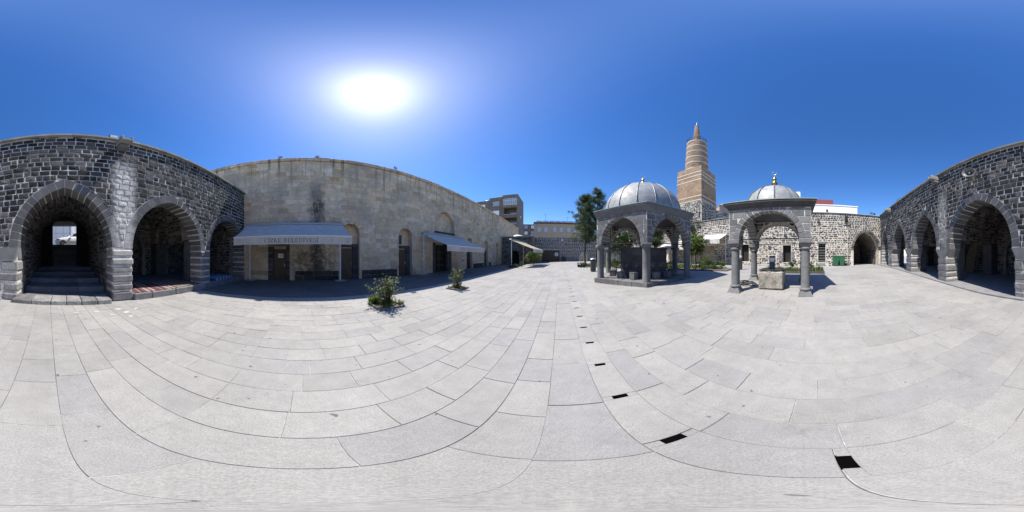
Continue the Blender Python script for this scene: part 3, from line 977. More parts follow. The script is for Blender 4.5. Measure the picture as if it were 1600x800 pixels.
floodlight(FW, FW.u(179), topW(2) + .085, .1, 'small black floodlight on the coping above the entrance arch', 1.0)
def horn(F, u, z, label, yaw):
    t = thing('loudspeaker', label, 'loudspeaker', F.w(u, -.05, z), F.rz + yaw)
    mb = MB()
    prof = [(.05, .0), (.055, .08), (.07, .16), (.10, .24), (.15, .31), (.175, .335), (.185, .335), (.185, .315)]
    Mh = Matrix.Rotation(R_(90), 4, 'X')
    b2 = MB(); b2.lathe([(.045, 0), (.05, .1), (.08, .2), (.13, .29), (.2, .36), (.205, .36), (.19, .345), (.12, .24), (.05, .12), (0, .1)], 20, M=Mh)
    o = obj('horn', b2, plain_mat('horn_grey', (.15, .155, .16), .5), t, smooth=True)
    o.data.transform(Matrix.Diagonal((1.5, 1, 1.15, 1)))
    b3 = MB(); b3.lathe([(0, -.12), (.085, -.12), (.09, -.1), (.09, .02), (.05, .04), (0, .04)], 16, M=Mh); obj('driver', b3, M_COP, t)
    b4 = MB(); b4.lathe([(0, .2), (.05, .21), (.055, .25), (.03, .29), (0, .3)], 14, M=Mh); obj('phase_plug', b4, M_COP, t)
    b5 = MB(); b5.box(-.03, .03, .02, .16, -.16, -.13); b5.box(-.03, .03, .13, .16, -.16, .1); b5.tube([(0, .14, -.1), (0, .3, -.1)], .02, 8); obj('bracket', b5, M_GREYP, t)
horn(FW, FW.u(1519 - 1600), FW.z(1519 - 1600, 275), 'grey horn loudspeaker fixed high on the basalt wall over the widest arch', R_(22))
# shrub rooted in the roof edge
# ------------------------------------------------------------------ street beyond the stairs
def wfloc(u, v, z=0): return FW.w(u, v, z)
mb = MB(); mb.add([(-14, 9.06, 2.53), (14, 9.06, 2.53), (14, 40, 2.53), (-14, 40, 2.53), (-14, 9.06, 2.1), (14, 9.06, 2.1), (14, 40, 2.1), (-14, 40, 2.1)],
                  ((0,1,2,3),(4,7,6,5),(0,4,5,1),(1,5,6,2),(2,6,7,3),(3,7,4,0)))
st = obj('street', mb, plain_mat('asphalt', (.06, .06, .062), .9, 0, .2, 6, .5), kind='structure')
st.location = FW.loc; st.rotation_euler = (0, 0, FW.rz)
gar = thing('garage_front', 'white building front with tall blue grey metal panels across the street', 'building', FW.w(0, 16, 2.53), FW.rz)
mb = MB(); mb.box(-9, 9, .12, 6, -.4, 5.2); obj('wall', mb, M_WHITE, gar)
M_PANEL = plain_mat('grey_panel', (.48, .50, .54), .5, .1, .08, 3)
for i in range(-4, 1):
    for j in range(2):
        mb = MB(); mb.bbox(-.2 + i * .95 + .01, .72 + i * .95 - .01, .02, .12, .15 + j * 1.85, 1.96 + j * 1.85, .012, rng.random()); obj('panel', mb, M_PANEL, gar, origin=(i * .95, 0, j))
mb = MB(); mb.box(.78, 1.05, -.03, .12, 0, 4.2); mb.box(-5, .78, -.03, .12, 3.86, 4.2); obj('door_frame', mb, M_WHITE, gar)
mb = MB(); mb.bbox(-.1, 2.6, -6.0, -5.6, -.1, .16, .03); kb = obj('street_kerb', mb, M_COP, kind=None)
kb.location = FW.w(0, 16, 2.53); kb.rotation_euler = (0, 0, FW.rz); tag(kb, 'pale low kerb at the head of the stairs beside the white car', 'kerb')

def make_car():
    t = thing('parked_car', 'white car parked on the street, seen through the entrance passage', 'car', FW.w(-.98, 11.6, 2.53), FW.rz)
    M_CAR = plain_mat('white_car_paint', (.80, .80, .80), .2, 0, .02)
    M_GL = plain_mat('car_glass', (.02, .025, .03), .08)
    # stations along the car: x, half width, sill z, shoulder z
    S = [(0, .62, .42, .62), (.05, .70, .30, .70), (.25, .82, .24, .80), (.8, .88, .22, .90), (1.35, .89, .22, .96), (2.6, .90, .22, .98), (3.6, .88, .24, 1.0), (4.1, .80, .3, .98), (4.2, .70, .42, .9)]
    mb = MB(); ring = []
    for x, w, a, b in S:
        pts = [(-w * .9, a), (-w, a + .12), (-w, b - .16), (-w * .9, b - .03), (-w * .5, b), (w * .5, b), (w * .9, b - .03), (w, b - .16), (w, a + .12), (w * .9, a)]
        ring.append([(x, y, z) for y, z in pts])
    vs = [p for q in ring for p in q]; n = 10
    fs = [tuple(range(n)), tuple(range((len(S) - 1) * n + n - 1, (len(S) - 1) * n - 1, -1))]
    for i in range(len(S) - 1):
        for k in range(n): fs.append((i * n + k, (i + 1) * n + k, (i + 1) * n + (k + 1) % n, i * n + (k + 1) % n))
    mb.add(vs, fs)
    body = obj('body', mb, M_CAR, t); fix_normals(body); smooth_by_angle(body, 40)
    mb = MB(); S2 = [(1.2, .80, .80, .93, .94), (1.95, .74, .62, .93, 1.38), (2.5, .76, .64, .93, 1.45), (3.3, .74, .62, .93, 1.38), (3.95, .76, .7, .93, .99)]
    vs = []; 
    for x, w0, w1, a, b in S2:
        for y, z in ((-w0, a), (-w1, b - .05), (-w1 * .8, b), (w1 * .8, b), (w1, b - .05), (w0, a)): vs.append((x, y, z))
    n = 6; fs = [tuple(range(n)), tuple(range(4 * n + n - 1, 4 * n - 1, -1))]
    for i in range(4):
        for k in range(n): fs.append((i * n + k, (i + 1) * n + k, (i + 1) * n + (k + 1) % n, i * n + (k + 1) % n))
    mb.add(vs, fs); o = obj('cabin', mb, M_CAR, t); fix_normals(o); smooth_by_angle(o, 40)
    for sy in (-1, 1):
        mb = MB(); f = [(1.48, sy * .795, .97), (2.02, sy * .70, 1.31), (2.5, sy * .70, 1.37), (2.5, sy * .80, .97)]
        mb.face(f if sy < 0 else f[::-1]); o = obj('side_window', mb, M_GL, t)
        mb = MB(); f = [(2.56, sy * .80, .97), (2.56, sy * .70, 1.37), (3.2, sy * .69, 1.32), (3.75, sy * .79, .97)]
        mb.face(f if sy < 0 else f[::-1]); obj('side_window', mb, M_GL, t)
        mb = MB(); mb.bbox(.12, .52, sy * .80 - .06, sy * .80 + .06, .60, .74, .03); obj('headlight', mb, M_SILV, t)
        mb = MB(); mb.bbox(1.55, 1.75, sy * .98 - .08, sy * .98 + .08, .96, 1.1, .03); obj('wing_mirror', mb, M_CAR, t)
        for x in (.82, 3.35):
            Mw = Matrix.Translation((x, sy * .80, .31)) @ Matrix.Rotation(R_(90 * sy), 4, 'X')
            mb = MB(); mb.lathe([(.2, -.11), (.30, -.11), (.315, -.08), (.315, .08), (.30, .11), (.2, .11)], 24, M=Mw); w = obj('tyre', mb, M_RUBBER, t)
            mb = MB(); mb.lathe([(0, -.10), (.05, -.115), (.06, -.10), (.20, -.09), (.205, -.112)], 20, M=Mw); obj('rim', mb, M_SILV, w)
    mb = MB(); mb.face([(1.20, -.7, .975), (1.20, .7, .975), (1.93, .6, 1.375), (1.93, -.6, 1.375)]); obj('windscreen', mb, M_GL, t)
make_car()

# ------------------------------------------------------------------ mosque
mosque = thing('mosque_front', 'long pale sandstone mosque wall with low doors, arched niches and a dark vertical stain', 'building', FM.loc, FM.rz)
M_SAND, nt, b_ = new_mat('sandstone')
def sandstone():
    p = posn(nt)
    tc = nd(nt, 'ShaderNodeTexCoord', object=mosque)
    loc = tc.outputs['Object']
    sep = nd(nt, 'ShaderNodeSeparateXYZ'); nt.links.new(loc, sep.inputs[0])
    c = ramp(nt, [(0, (.58, .455, .31)), (.25, (.69, .545, .37)), (.7, (.74, .59, .405)), (.88, (.78, .66, .50)), (.93, (.80, .69, .53)), (.95, (.58, .42, .23)), (1, (.55, .38, .19))], attr(nt))
    c = mixc(nt, c, ramp(nt, [(.3, .74), (.5, 1.0), (.7, 1.12)], noi(nt, p, .55, 7, .7)), 1.0, 'MULTIPLY')
    c = mixc(nt, c, ramp(nt, [(.3, .75), (.7, 1.12)], noi(nt, p, 5, 6, .7)), 1.0, 'MULTIPLY')
    # ochre patch high up at the left, black run-off stain, drip marks below the cornice
    def band(sock, c0, hw, soft):
        return ramp(nt, [(0, 1), (1, 0)], math_(nt, 'MULTIPLY', math_(nt, 'SUBTRACT', math_(nt, 'ABSOLUTE', math_(nt, 'SUBTRACT', sock, c0)), hw), 1 / soft))
    n1 = noi(nt, p, 2.2, 6, .7)
    wob = math_(nt, 'ADD', sep.outputs['X'], math_(nt, 'MULTIPLY', math_(nt, 'SUBTRACT', n1, .5), 1.5))
    st = math_(nt, 'MULTIPLY', band(wob, .88, .22, .4), ramp(nt, [(.36, .45), (.55, 1)], noi(nt, p, 9, 5, .7)))
    hz = ramp(nt, [(.0, .9), (.35, 1), (.68, .95), (.80, 0)], math_(nt, 'MULTIPLY', sep.outputs['Z'], 1 / 9.0))
    c = mixc(nt, c, (.045, .042, .04), math_(nt, 'MULTIPLY', st, hz))
    low = math_(nt, 'MULTIPLY', band(wob, .6, 1.0, .9), ramp(nt, [(.42, 0), (.6, .85)], noi(nt, p, 4, 5, .7)))
    c = mixc(nt, c, (.07, .062, .055), math_(nt, 'MULTIPLY', low, ramp(nt, [(.0, 1), (.2, .8), (.3, 0)], math_(nt, 'MULTIPLY', sep.outputs['Z'], 1 / 9.0))))
    mp = nd(nt, 'ShaderNodeMapping'); mp.inputs['Scale'].default_value = (3.2, 1, .12)
    nt.links.new(loc, mp.inputs['Vector'])
    dr = noi(nt, mp.outputs[0], 1.0, 4, .6)
    drip = math_(nt, 'MULTIPLY', ramp(nt, [(.52, 0), (.64, .85)], dr), ramp(nt, [(.66, 0), (.93, 1)], math_(nt, 'MULTIPLY', sep.outputs['Z'], 1 / 9.0)))
    c = mixc(nt, c, (.12, .105, .09), drip)
    c = mixc(nt, c, (.37, .325, .27), math_(nt, 'MULTIPLY', ramp(nt, [(.46, 0), (.62, .6)], noi(nt, p, .8, 5, .6)), ramp(nt, [(.35, 0), (.5, 1), (.9, 1)], math_(nt, 'MULTIPLY', sep.outputs['Z'], 1 / 9.0))))
    nt.links.new(c, b_.inputs['Base Color'])
    b_.inputs['Roughness'].default_value = .9
    bump(nt, b_, math_(nt, 'ADD', noi(nt, p, 14, 6, .7), math_(nt, 'MULTIPLY', noi(nt, p, 60, 4), .4)), .7, .012)
sandstone()
TOPM = 9.02
zg = -.11
NW = .66
ops = [Arch(-1.66, .52, 2.22, 0, None, .28),
       Arch(3.19, NW, 3.18, .64, None, .5), Arch(7.84, .68, 3.18, .66, None, .5),
       Arch(12.84, 1.62, 4.45, 1.72, 3.98, .42), Arch(12.45, 1.45, 2.85, 0, None, .55),
       Arch(17.58, .70, 3.16, .67, None, .5), Arch(22.4, .70, 3.16, .67, None, .5), Arch(26.85, .75, 3.16, .67, None, .5)]
mb = MB()
wall_mesh(mb, -9.5, 41.8, -.5, TOPM, ops, 0, .9)
obj('wall', mb, M_SAND, mosque)
mb = MB(); mb.box(-9.5, 41.8, .902, 14, -.4, TOPM - .3); obj('hall', mb, M_SAND, mosque)
PLIN = [(-.6, 2.35), (4.05, 7.0), (18.5, 21.5), (23.3, 24.2)]
inpl = lambda u, z: any(a < u < b for a, b in PLIN) and z < .62
polys = courses(-9.4, 41.7, zg, TOPM - .34, (.30, .36), (.45, .95), .012, ops, .012, jit=.002, seed=17,
                skip=lambda p: any(a < sum(q[0] for q in p) / len(p) < b for a, b in PLIN) and sum(q[1] for q in p) / len(p) < .55)
pieces(mosque, 'sandstone_block', polys, M_SAND, (-.022, -.008), .03, .006, 0, 300, stuff='sandstone_courses')
pl = []
for i, (a, b) in enumerate(PLIN):
    pl += courses(a, b, zg, .55, (.3, .36), (.5, .9), .02, ops, .02, jit=.012, seed=50 + i)
pieces(mosque, 'plinth_stone', pl, stone_mat('sooty_basalt', [(0, (.035, .035, .036)), (1, (.09, .088, .085))], bscale=3, fscale=30, bs=.8, bd=.02), (-.05, -.03), .03, .015, .006, 60)
# cornice slabs
r = random.Random(9)
u = -9.5
while u < 41.8:
    w = min(r.uniform(.8, 1.4), 41.8 - u)
    mb = MB(); dz = r.uniform(-.015, .015)
    mb.bbox(u + .004, u + w - .004, -.13 - r.uniform(0, .02), .9, TOPM - .30, TOPM - .14 + dz, .025, r.random())
    mb.bbox(u + .004, u + w - .004, -.06, .9, TOPM - .139 + dz, TOPM + .05 + dz + r.uniform(-.02, .02), .03, r.random())
    obj('cornice_slab', mb, M_SAND, mosque, origin=(u, 0, TOPM)); u += w
# arched niches: voussoirs flush with the wall, door below a lunette
M_SASH = M_SAND
for o_ in ops:
    if o_.rise > 0:
        pieces(mosque, 'niche_voussoir', voussoirs(o_, .26, 9 if o_.w < 1 else 13, .01, .002), M_SAND, (-.027, -.024), .03, .006, 0, 99, seed=int(o_.uc * 3))
def door(u, w, h, v, name='door', window=False, frame=.0):
    d = MB(); d.bbox(u - w / 2, u + w / 2, v, v + .06, zg, zg + h, .008)
    dd = obj('door', d, M_BROWN, mosque, origin=(u, v, zg))
    for sx in (-1, 1):
        for k in range(3):
            p = MB(); z0 = zg + .15 + k * (h - .25) / 3
            p.bbox(u + sx * w * .25 - w * .19, u + sx * w * .25 + w * .19, v - .012, v + .01, z0, z0 + (h - .25) / 3 - .12, .01)
            obj('door_panel', p, M_BROWN, dd, origin=None).matrix_parent_inverse = Matrix.Translation((-u, -v, -zg))
    k = MB(); k.tube([(u + w * .36, v - .05, zg + h * .46), (u + w * .36, v - .05, zg + h * .56)], .012, 6); k.tube([(u + w * .36, v, zg + h * .51), (u + w * .36, v - .05, zg + h * .51)], .01, 6)
    hd = obj('handle', k, M_SILV, dd); hd.matrix_parent_inverse = Matrix.Translation((-u, -v, -zg))
    return dd
M_DKSTONE = M_BAS2 = stone_mat('dark_door_stone', [(0, (.06, .06, .065)), (1, (.11, .11, .115))], bscale=3, fscale=60, bs=.5, bd=.006)
# plain door under the wide awning, dark stone surround, paper notice
door(-1.62, .86, 2.1, .12)
for a, b in ((-2.44, -2.06), (-1.18, -.95)):
    z = zg
    while z < 2.2:
        h = min(r.uniform(.3, .5), 2.24 - z)
        mb = MB(); mb.bbox(a, b, -.03, .27, z + .006, z + h - .006, .012, r.random()); obj('jamb_stone', mb, M_DKSTONE, mosque, origin=(a, 0, z)); z += h
mb = MB(); mb.bbox(-2.44, -.95, -.035, .27, 2.245, 2.55, .015); obj('lintel', mb, M_DKSTONE, mosque, origin=(-1.7, 0, 2.4))
nz = MB(); nz.box(-1.76, -1.40, .09, .105, 1.42, 1.72); notice = obj('paper_notice', nz, M_WHITE, None)
notice.location = FM.loc; notice.rotation_euler = (0, 0, FM.rz)
tag(notice, 'white paper notice with three grey lines fixed to the brown door', 'notice')
nz = MB()
for k, (a, b) in enumerate(((-1.66, -1.5), (-1.71, -1.45), (-1.69, -1.47))): nz.box(a, b, .087, .0895, 1.63 - k * .065, 1.655 - k * .065)
obj('printed_line', nz, M_GREYP, notice)
def niche_door(o_, hd, lunette=True):
    u = o_.uc; w = o_.w * 2
    z = zg
    door(u - .12, w - .5, hd - .1, .42)
    mb = MB(); mb.bbox(u - o_.w + .004, u + o_.w - .004, .30, .49, zg + hd, zg + hd + .22, .012); obj('lintel', mb, M_DKSTONE, mosque, origin=(u, .3, hd))
    for a, b in ((u - o_.w + .004, u - o_.w + .12), (u + o_.w - .38, u + o_.w - .004)):
        z = zg
        while z < zg + hd - .02:
            h = min(r.uniform(.26, .4), zg + hd - z)
            mb = MB(); mb.bbox(a, b, .32, .49, z + .006, z + h - .006, .01, r.random()); obj('jamb_stone', mb, M_DKSTONE, mosque, origin=(a, .3, z)); z += h
    if lunette:
        fr = MB(); x0, x1, z0, z1 = u - .5, u - .08, zg + hd + .33, zg + hd + 1.12
        fr.box(x0, x1, .462, .498, z0, z1)
        f = obj('lunette_window', fr, plain_mat('lunette_grille', (.10, .105, .11), .3), mosque)
        for k in range(4):
            g = MB(); xx = x0 + (x1 - x0) * (k + .5) / 4; g.tube([(xx, .45, z0), (xx, .45, z1)], .012, 5)
            obj('bar', g, M_BLACK, f)
    else:
        pass
niche_door(ops[1], 2.3); niche_door(ops[2], 2.3); niche_door(ops[5], 2.3, False); niche_door(ops[6], 2.3, False)
# portal: dark recess with double door, black sill beam below the blind arch
u = 12.45
mb = MB(); mb.bbox(u - 1.44, u - 1.0, .05, .54, zg, 2.84, .02); obj('portal_jamb', mb, M_DKSTONE, mosque)
mb = MB(); mb.bbox(u + .75, u + 1.44, .05, .54, zg, 2.84, .02); obj('portal_jamb', mb, M_DKSTONE, mosque)
for sx in (-1, 1):
    mb = MB(); c0 = u - .125
    mb.bbox(min(c0, c0 + sx * .86) + .006, max(c0, c0 + sx * .86) - .006, .42, .5, zg, 2.7, .01); dl = obj('portal_door', mb, plain_mat('dark_portal_wood', (.03, .022, .018), .5), mosque, origin=(c0, .42, zg))
    for k in range(4):
        p = MB(); p.bbox(min(sx * .1, sx * .76), max(sx * .1, sx * .76), -.015, .01, .15 + k * .65, .68 + k * .65, .01); obj('door_panel', p, M_DARK, dl)
mb = MB(); mb.bbox(12.84 - 1.62, 12.84 + 1.62, -.06, .40, 3.80, 4.0, .02); obj('sill_beam', mb, M_DKSTONE, mosque)
floodlight(FM, FM.u(438), TOPM + .04, .0, 'floodlight on the mosque cornice above the dark wall stain', .75)
floodlight(FM, FM.u(496), TOPM + .04, .0, 'second floodlight on the mosque cornice, right of the stain', .7)
floodlight(FM, FM.u(617), TOPM + .04, -.1, 'floodlight on the cornice over the third door niche', .8)

# ------------------------------------------------------------------ wall with window and tunnel arch behind the well kiosk
sidew = thing('courtyard_wall', 'sunlit rubble stone wall with cream mortar, dark openings and a round arched tunnel', 'wall', FR.loc, FR.rz)
topR = lambda u: HC + 4.42 + (.06 if u > 0 else 0)
g0 = .5
ru = FR.u
opsR = [Arch(6.22, 1.45, 2.2, 2.02, None, None),
        Arch((ru(1223) + ru(1236)) / 2, (ru(1236) - ru(1223)) / 2, FR.z(1230, 383), 0, FR.z(1230, 410), .5),
        Arch((ru(1278.5) + ru(1290)) / 2, (ru(1290) - ru(1278.5)) / 2, FR.z(1284, 381), 0, FR.z(1284, 409.5), .35),
        Arch(ru(1163.5), .5, FR.z(1163, 382), 0, .95, .5), Arch(ru(1104), 1.2, FR.z(1110, 384), 0, .3, 1.0),
        Arch(-14.6, .9, 2.4, .9, None, .9), Arch(-20, 1.0, 2.4, 1.0, None, .9), Arch(-25.5, 1.0, 2.4, 1.0, None, .9)]
mb = MB(); wall_mesh(mb, -31.4, 8.3, -.3, topR, opsR, 0, .8)
obj('wall', mb, M_MORTC, sidew)
zc = topR(1) - .85
opx = opsR
polys = courses(-31.3, 4.1, g0, lambda u: zc, (.15, .24), (.16, .48), .055, opsR, .06, rub=True, cutc=.36, jit=.03, seed=71)
polys += courses(4.1, 8.2, g0, lambda u: zc, (.16, .22), (.18, .38), .04, opsR, .30, rub=False, cutc=.2, jit=.015, seed=72)
polys += courses(-31.3, 8.2, zc, topR, (.19, .22), (.2, .34), .045, (), 0, cutc=.2, jit=.012, seed=73)
pieces(sidew, 'stone', polys, M_RUB, (-.024, -.004), .03, .015, .01, 300, stuff='stone_courses')
pieces(sidew, 'voussoir', voussoirs(opsR[0], .27, 15, .045), M_RUB, (-.04, -.03), .2, .012, 0, 99)
mb = MB()
for i in range(36):
    a = -31.4 + i * 1.105
    mb = MB(); mb.bbox(a + .005, a + 1.1, -.10, .9, topR(a + .5) + .002, topR(a + .5) + .075, .015, r.random()); obj('coping_slab', mb, M_COP, sidew, origin=(a, 0, topR(0)))
# tunnel behind the arch
mb = MB(); o_ = opsR[0]
mb.box(o_.uc - o_.w - .6, o_.uc - o_.w, .802, 9, -.2, 5.2); mb.box(o_.uc + o_.w, o_.uc + o_.w + .6, .802, 9, -.2, 5.2)
L = o_.outline(o_.zs, 7)[1:-1]
for (a, za), (b, zb) in zip(L, L[1:]): mb.face([(a, .8, za), (b, .8, zb), (b, 9, zb), (a, 9, za)])
mb.box(o_.uc - o_.w, o_.uc + o_.w, 6.5, 9, -.2, 5.2)
mb.box(o_.uc - o_.w - .6, o_.uc + o_.w + .6, .803, 9, 5.2, 5.4)
obj('tunnel', mb, M_MORTD, sidew)
Mx = Matrix(((0, 1, 0, o_.uc + o_.w), (-1, 0, 0, 0), (0, 0, 1, 0), (0, 0, 0, 1)))
pieces(sidew, 'tunnel_stone', courses(-6.4, -.85, .5, 2.3, (.15, .24), (.18, .42), .04, (), 0, rub=True, cutc=.3, jit=.02, seed=78), M_RUB, (-.03, -.01), .03, .015, .01, 30, M=Mx, stuff='tunnel_stone_courses')
# barred window and dark doorway
w_ = opsR[2]
mb = MB(); mb.box(w_.uc - w_.w + .002, w_.uc + w_.w - .002, .25, .34, w_.zb, w_.zs); gl = obj('window_recess', mb, M_DARK, sidew)
for k in range(7):
    z = w_.zb + (w_.zs - w_.zb) * (k + .5) / 7
    mb = MB(); mb.tube([(w_.uc - w_.w, .1, z), (w_.uc + w_.w, .1, z)], .014, 6); obj('window_bar', mb, M_GREYP, sidew, origin=(w_.uc, .1, z))
for k in range(3):
    x = w_.uc - w_.w + w_.w * 2 * (k + .5) / 3
    mb = MB(); mb.tube([(x, .12, w_.zb), (x, .12, w_.zs)], .012, 6); obj('window_bar', mb, M_BLACK, sidew, origin=(x, .12, w_.zb))
mb = MB(); mb.bbox(w_.uc - w_.w - .1, w_.uc + w_.w + .1, -.05, .3, w_.zs + .004, w_.zs + .24, .02); obj('lintel', mb, M_ASH, sidew, origin=(w_.uc, 0, w_.zs))
mb = MB(); mb.bbox(w_.uc - .45, w_.uc + .3, -.22, -.02, .45, .8, .03); obj('sill_block', mb, M_PIER, sidew, origin=(w_.uc, 0, .5))
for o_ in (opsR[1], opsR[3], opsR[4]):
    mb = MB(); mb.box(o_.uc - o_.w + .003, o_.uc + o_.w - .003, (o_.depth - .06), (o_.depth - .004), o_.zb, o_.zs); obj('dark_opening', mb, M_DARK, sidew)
mb = MB(); o_ = opsR[1]
for (a, b, z0, z1) in ((o_.uc - o_.w - .42, o_.uc - o_.w - .02, .95, 1.4), (o_.uc + o_.w + .03, o_.uc + o_.w + .5, .85, 1.25), (o_.uc + o_.w + .03, o_.uc + o_.w + .3, 1.3, 2.0), (o_.uc - o_.w - .35, o_.uc - o_.w - .02, 1.45, 1.95)):
    mb = MB(); mb.bbox(a, b, -.07, .1, z0, z1, .03, r.random()); obj('corner_stone', mb, M_PIER, sidew, origin=(a, 0, z0))
mb = MB(); mb.bbox(ru(1320), ru(1323.5), -.35, .2, FR.z(1321, 347), FR.z(1321, 338), .03); obj('rain_spout', mb, M_DARK, sidew)
# rusty upright at the left jamb
mb = MB(); mb.bbox(8.02, 8.26, -.1, .0, .4, 3.0, .03); obj('corner_pilaster', mb, M_PIER, sidew)

# ------------------------------------------------------------------ far wall
farw = thing('boundary_wall', 'far shaded wall of small dark stones in thick pale mortar with a brown metal door', 'wall', FF.loc, FF.rz)
fu = FF.u
topF = HC + 3.74
opsF = [Arch((fu(845.6) + fu(874.7)) / 2, (fu(874.7) - fu(845.6)) / 2, FF.z(860, 390.7), 0, None, .3),
        Arch(fu(913), 1.0, 1.2, 1.0, None, .8), Arch(fu(937), .75, 1.6, .8, None, .8), Arch(fu(960), .9, 1.4, .9, None, .8)]
mb = MB(); wall_mesh(mb, -7.0, 15.2, -.3, topF, opsF, 0, .8); obj('wall', mb, M_MORT, farw)
polys = courses(-6.9, 15.1, .0, topF - .12, (.26, .31), (.3, .48), .07, opsF, .08, cutc=.28, jit=.02, seed=88)
pieces(farw, 'stone', polys, M_BAS, (-.02, -.006), .03, .014, .006, 300, stuff='stone_courses')
for i in range(18):
    a = -7 + i * 1.233
    mb = MB(); mb.bbox(a + .005, a + 1.22, -.12, .9, topF - .10, topF + .03, .02, r.random()); obj('coping_slab', mb, M_COP, farw, origin=(a, 0, topF))
o_ = opsF[0]
mb = MB(); mb.bbox(o_.uc - o_.w, o_.uc + o_.w, .2, .28, -.05, o_.zs - .01, .01); dr = obj('metal_door', mb, M_BROWN, farw)
for k in range(9):
    mb = MB(); x = o_.uc - o_.w + o_.w * 2 * k / 9; mb.bbox(x + .02, x + o_.w * 2 / 9 - .02, .17, .21, .05, o_.zs - .08, .01); obj('door_panel', mb, M_BROWN, dr)
mb = MB(); Ms = Matrix.Translation((fu(869.5), .14, FF.z(869, 397.5))) @ Matrix.Rotation(R_(90), 4, 'X')
mb.lathe([(0, -.03), (.36, -.03), (.38, -.01), (.36, .01), (0, .01)], 20, M=Ms); sg = obj('round_sign', mb, M_WHITE)
sg.location = FF.loc; sg.rotation_euler = (0, 0, FF.rz); tag(sg, 'round white sign with a grey emblem on the brown metal door', 'sign')
mb = MB(); mb.lathe([(.16, .012), (.2, .014), (.2, .018), (.16, .018)], 16, M=Ms); mb.box(-.1 + fu(869.5), .1 + fu(869.5), .118, .123, FF.z(869, 397.5) - .06, FF.z(869, 397.5) + .06); obj('emblem', mb, M_GREYP, sg)
mb = MB(); mb.bbox(fu(877), fu(880), -.25, .0, FF.z(878, 377), FF.z(878, 373.5), .04); lp = obj('wall_lamp', mb, M_WHITE)
lp.location = FF.loc; lp.rotation_euler = (0, 0, FF.rz); tag(lp, 'small white lamp high on the far stone wall', 'lamp')
mb = MB(); mb.bbox(-.05 + fu(878.5), .05 + fu(878.5), -.08, .02, FF.z(878, 373.4), FF.z(878, 371.8), .01); obj('bracket', mb, M_GREYP, lp)
# low domed building in the corner between mosque and far wall
cb = thing('corner_building', 'low dark stone building in the far corner with a black doorway and small white dome', 'building', FF.w(fu(808) * 29.0 / 32, -3.0, 0), FF.rz)
cu0, cu1 = -3.05, 3.0
CT = HC + 3.55
oc = Arch(-.55, .95, 1.75, .8, None, 1.2)
mb = MB(); wall_mesh(mb, cu0, cu1, -.4, CT, [oc], 0, 3.4); obj('wall', mb, M_MORTD, cb)
polys = courses(cu0 + .02, cu1 - .02, .0, CT - .15, (.18, .26), (.2, .5), .04, [oc], .05, rub=True, cutc=.3, jit=.02, seed=93)
pieces(cb, 'stone', polys, M_RUB, (-.03, -.01), .03, .015, .01, 150, stuff='stone_courses')
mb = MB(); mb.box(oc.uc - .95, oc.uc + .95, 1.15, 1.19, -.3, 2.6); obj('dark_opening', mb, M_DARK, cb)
mb = MB(); mb.bbox(cu0 - .05, cu1 + .1, -.15, 3.5, CT + .002, CT + .12, .02); obj('coping', mb, M_COP, cb)
mb = MB(); mb.lathe([(1.15, .0), (1.1, .12), (.9, .3), (.5, .44), (0, .5)], 20, c=(-.3, 1.6, CT + .1)); obj('dome', mb, M_WHITE, cb, smooth=True)

# ------------------------------------------------------------------ brick minaret
Pc = Vector((24.0 * math.sin(az(1095.8)), 24.0 * math.cos(az(1095.8)), 0))
Pl = Vector((26.8 * math.sin(az(1057.5)), 26.8 * math.cos(az(1057.5)), 0))
Pr = Vector((27.7 * math.sin(az(1121.7)), 27.7 * math.cos(az(1121.7)), 0))
ex = (Pl - Pc); ex = ex.normalized()
S_ = ((Pl - Pc).length + (Pr - Pc).length) / 2
ey = Vector((ex.y, -ex.x, 0)) if Vector((ex.y, -ex.x, 0)).dot(Pr - Pc) > 0 else Vector((-ex.y, ex.x, 0))
ctr = Pc + (ex + ey) * S_ / 2
mrz = math.atan2(ex.y, ex.x)
mina = thing('minaret', 'old tapering brick minaret with white bands on a square brick base', 'tower', ctr, mrz)
def brick_mat(name, stops, sx):
    m, nt, b = new_mat(name)
    tc = nd(nt, 'ShaderNodeTexCoord', object=mina); p = tc.outputs['Object']
    sep = nd(nt, 'ShaderNodeSeparateXYZ'); nt.links.new(p, sep.inputs[0])
    # courses: angle round the axis and height
    an = math_(nt, 'ARCTAN2', sep.outputs['Y'], sep.outputs['X'])
    cmb = nd(nt, 'ShaderNodeCombineXYZ')
    if sx == 'round': nt.links.new(math_(nt, 'MULTIPLY', an, 2.0), cmb.inputs['X'])
    else: nt.links.new(math_(nt, 'ADD', sep.outputs['X'], sep.outputs['Y']), cmb.inputs['X'])
    nt.links.new(sep.outputs['Z'], cmb.inputs['Y'])
    br = nd(nt, 'ShaderNodeTexBrick', Scale=1.0)
    br.inputs['Color1'].default_value = (.8, .8, .8, 1); br.inputs['Color2'].default_value = (1.1, 1.1, 1.1, 1); br.inputs['Mortar'].default_value = (.75, .72, .7, 1)
    br.inputs['Mortar Size'].default_value = .012; br.inputs['Brick Width'].default_value = .26; br.inputs['Row Height'].default_value = .085
    nt.links.new(cmb.outputs[0], br.inputs['Vector'])
    c = ramp(nt, stops, noi(nt, p, .7, 6, .65))
    c = mixc(nt, c, br.outputs['Color'], 1.0, 'MULTIPLY')
    c = mixc(nt, c, ramp(nt, [(.3, .7), (.7, 1.15)], noi(nt, p, 3.5, 6, .7)), 1.0, 'MULTIPLY')
    nt.links.new(c, b.inputs['Base Color']); b.inputs['Roughness'].default_value = .92
    bump(nt, b, math_(nt, 'ADD', noi(nt, p, 6, 6, .7), br.outputs['Fac']), .6, .03)
    return m
M_BR1 = brick_mat('worn_brick', [(.3, (.25, .17, .11)), (.5, (.36, .255, .17)), (.7, (.46, .345, .24))], 'sq')
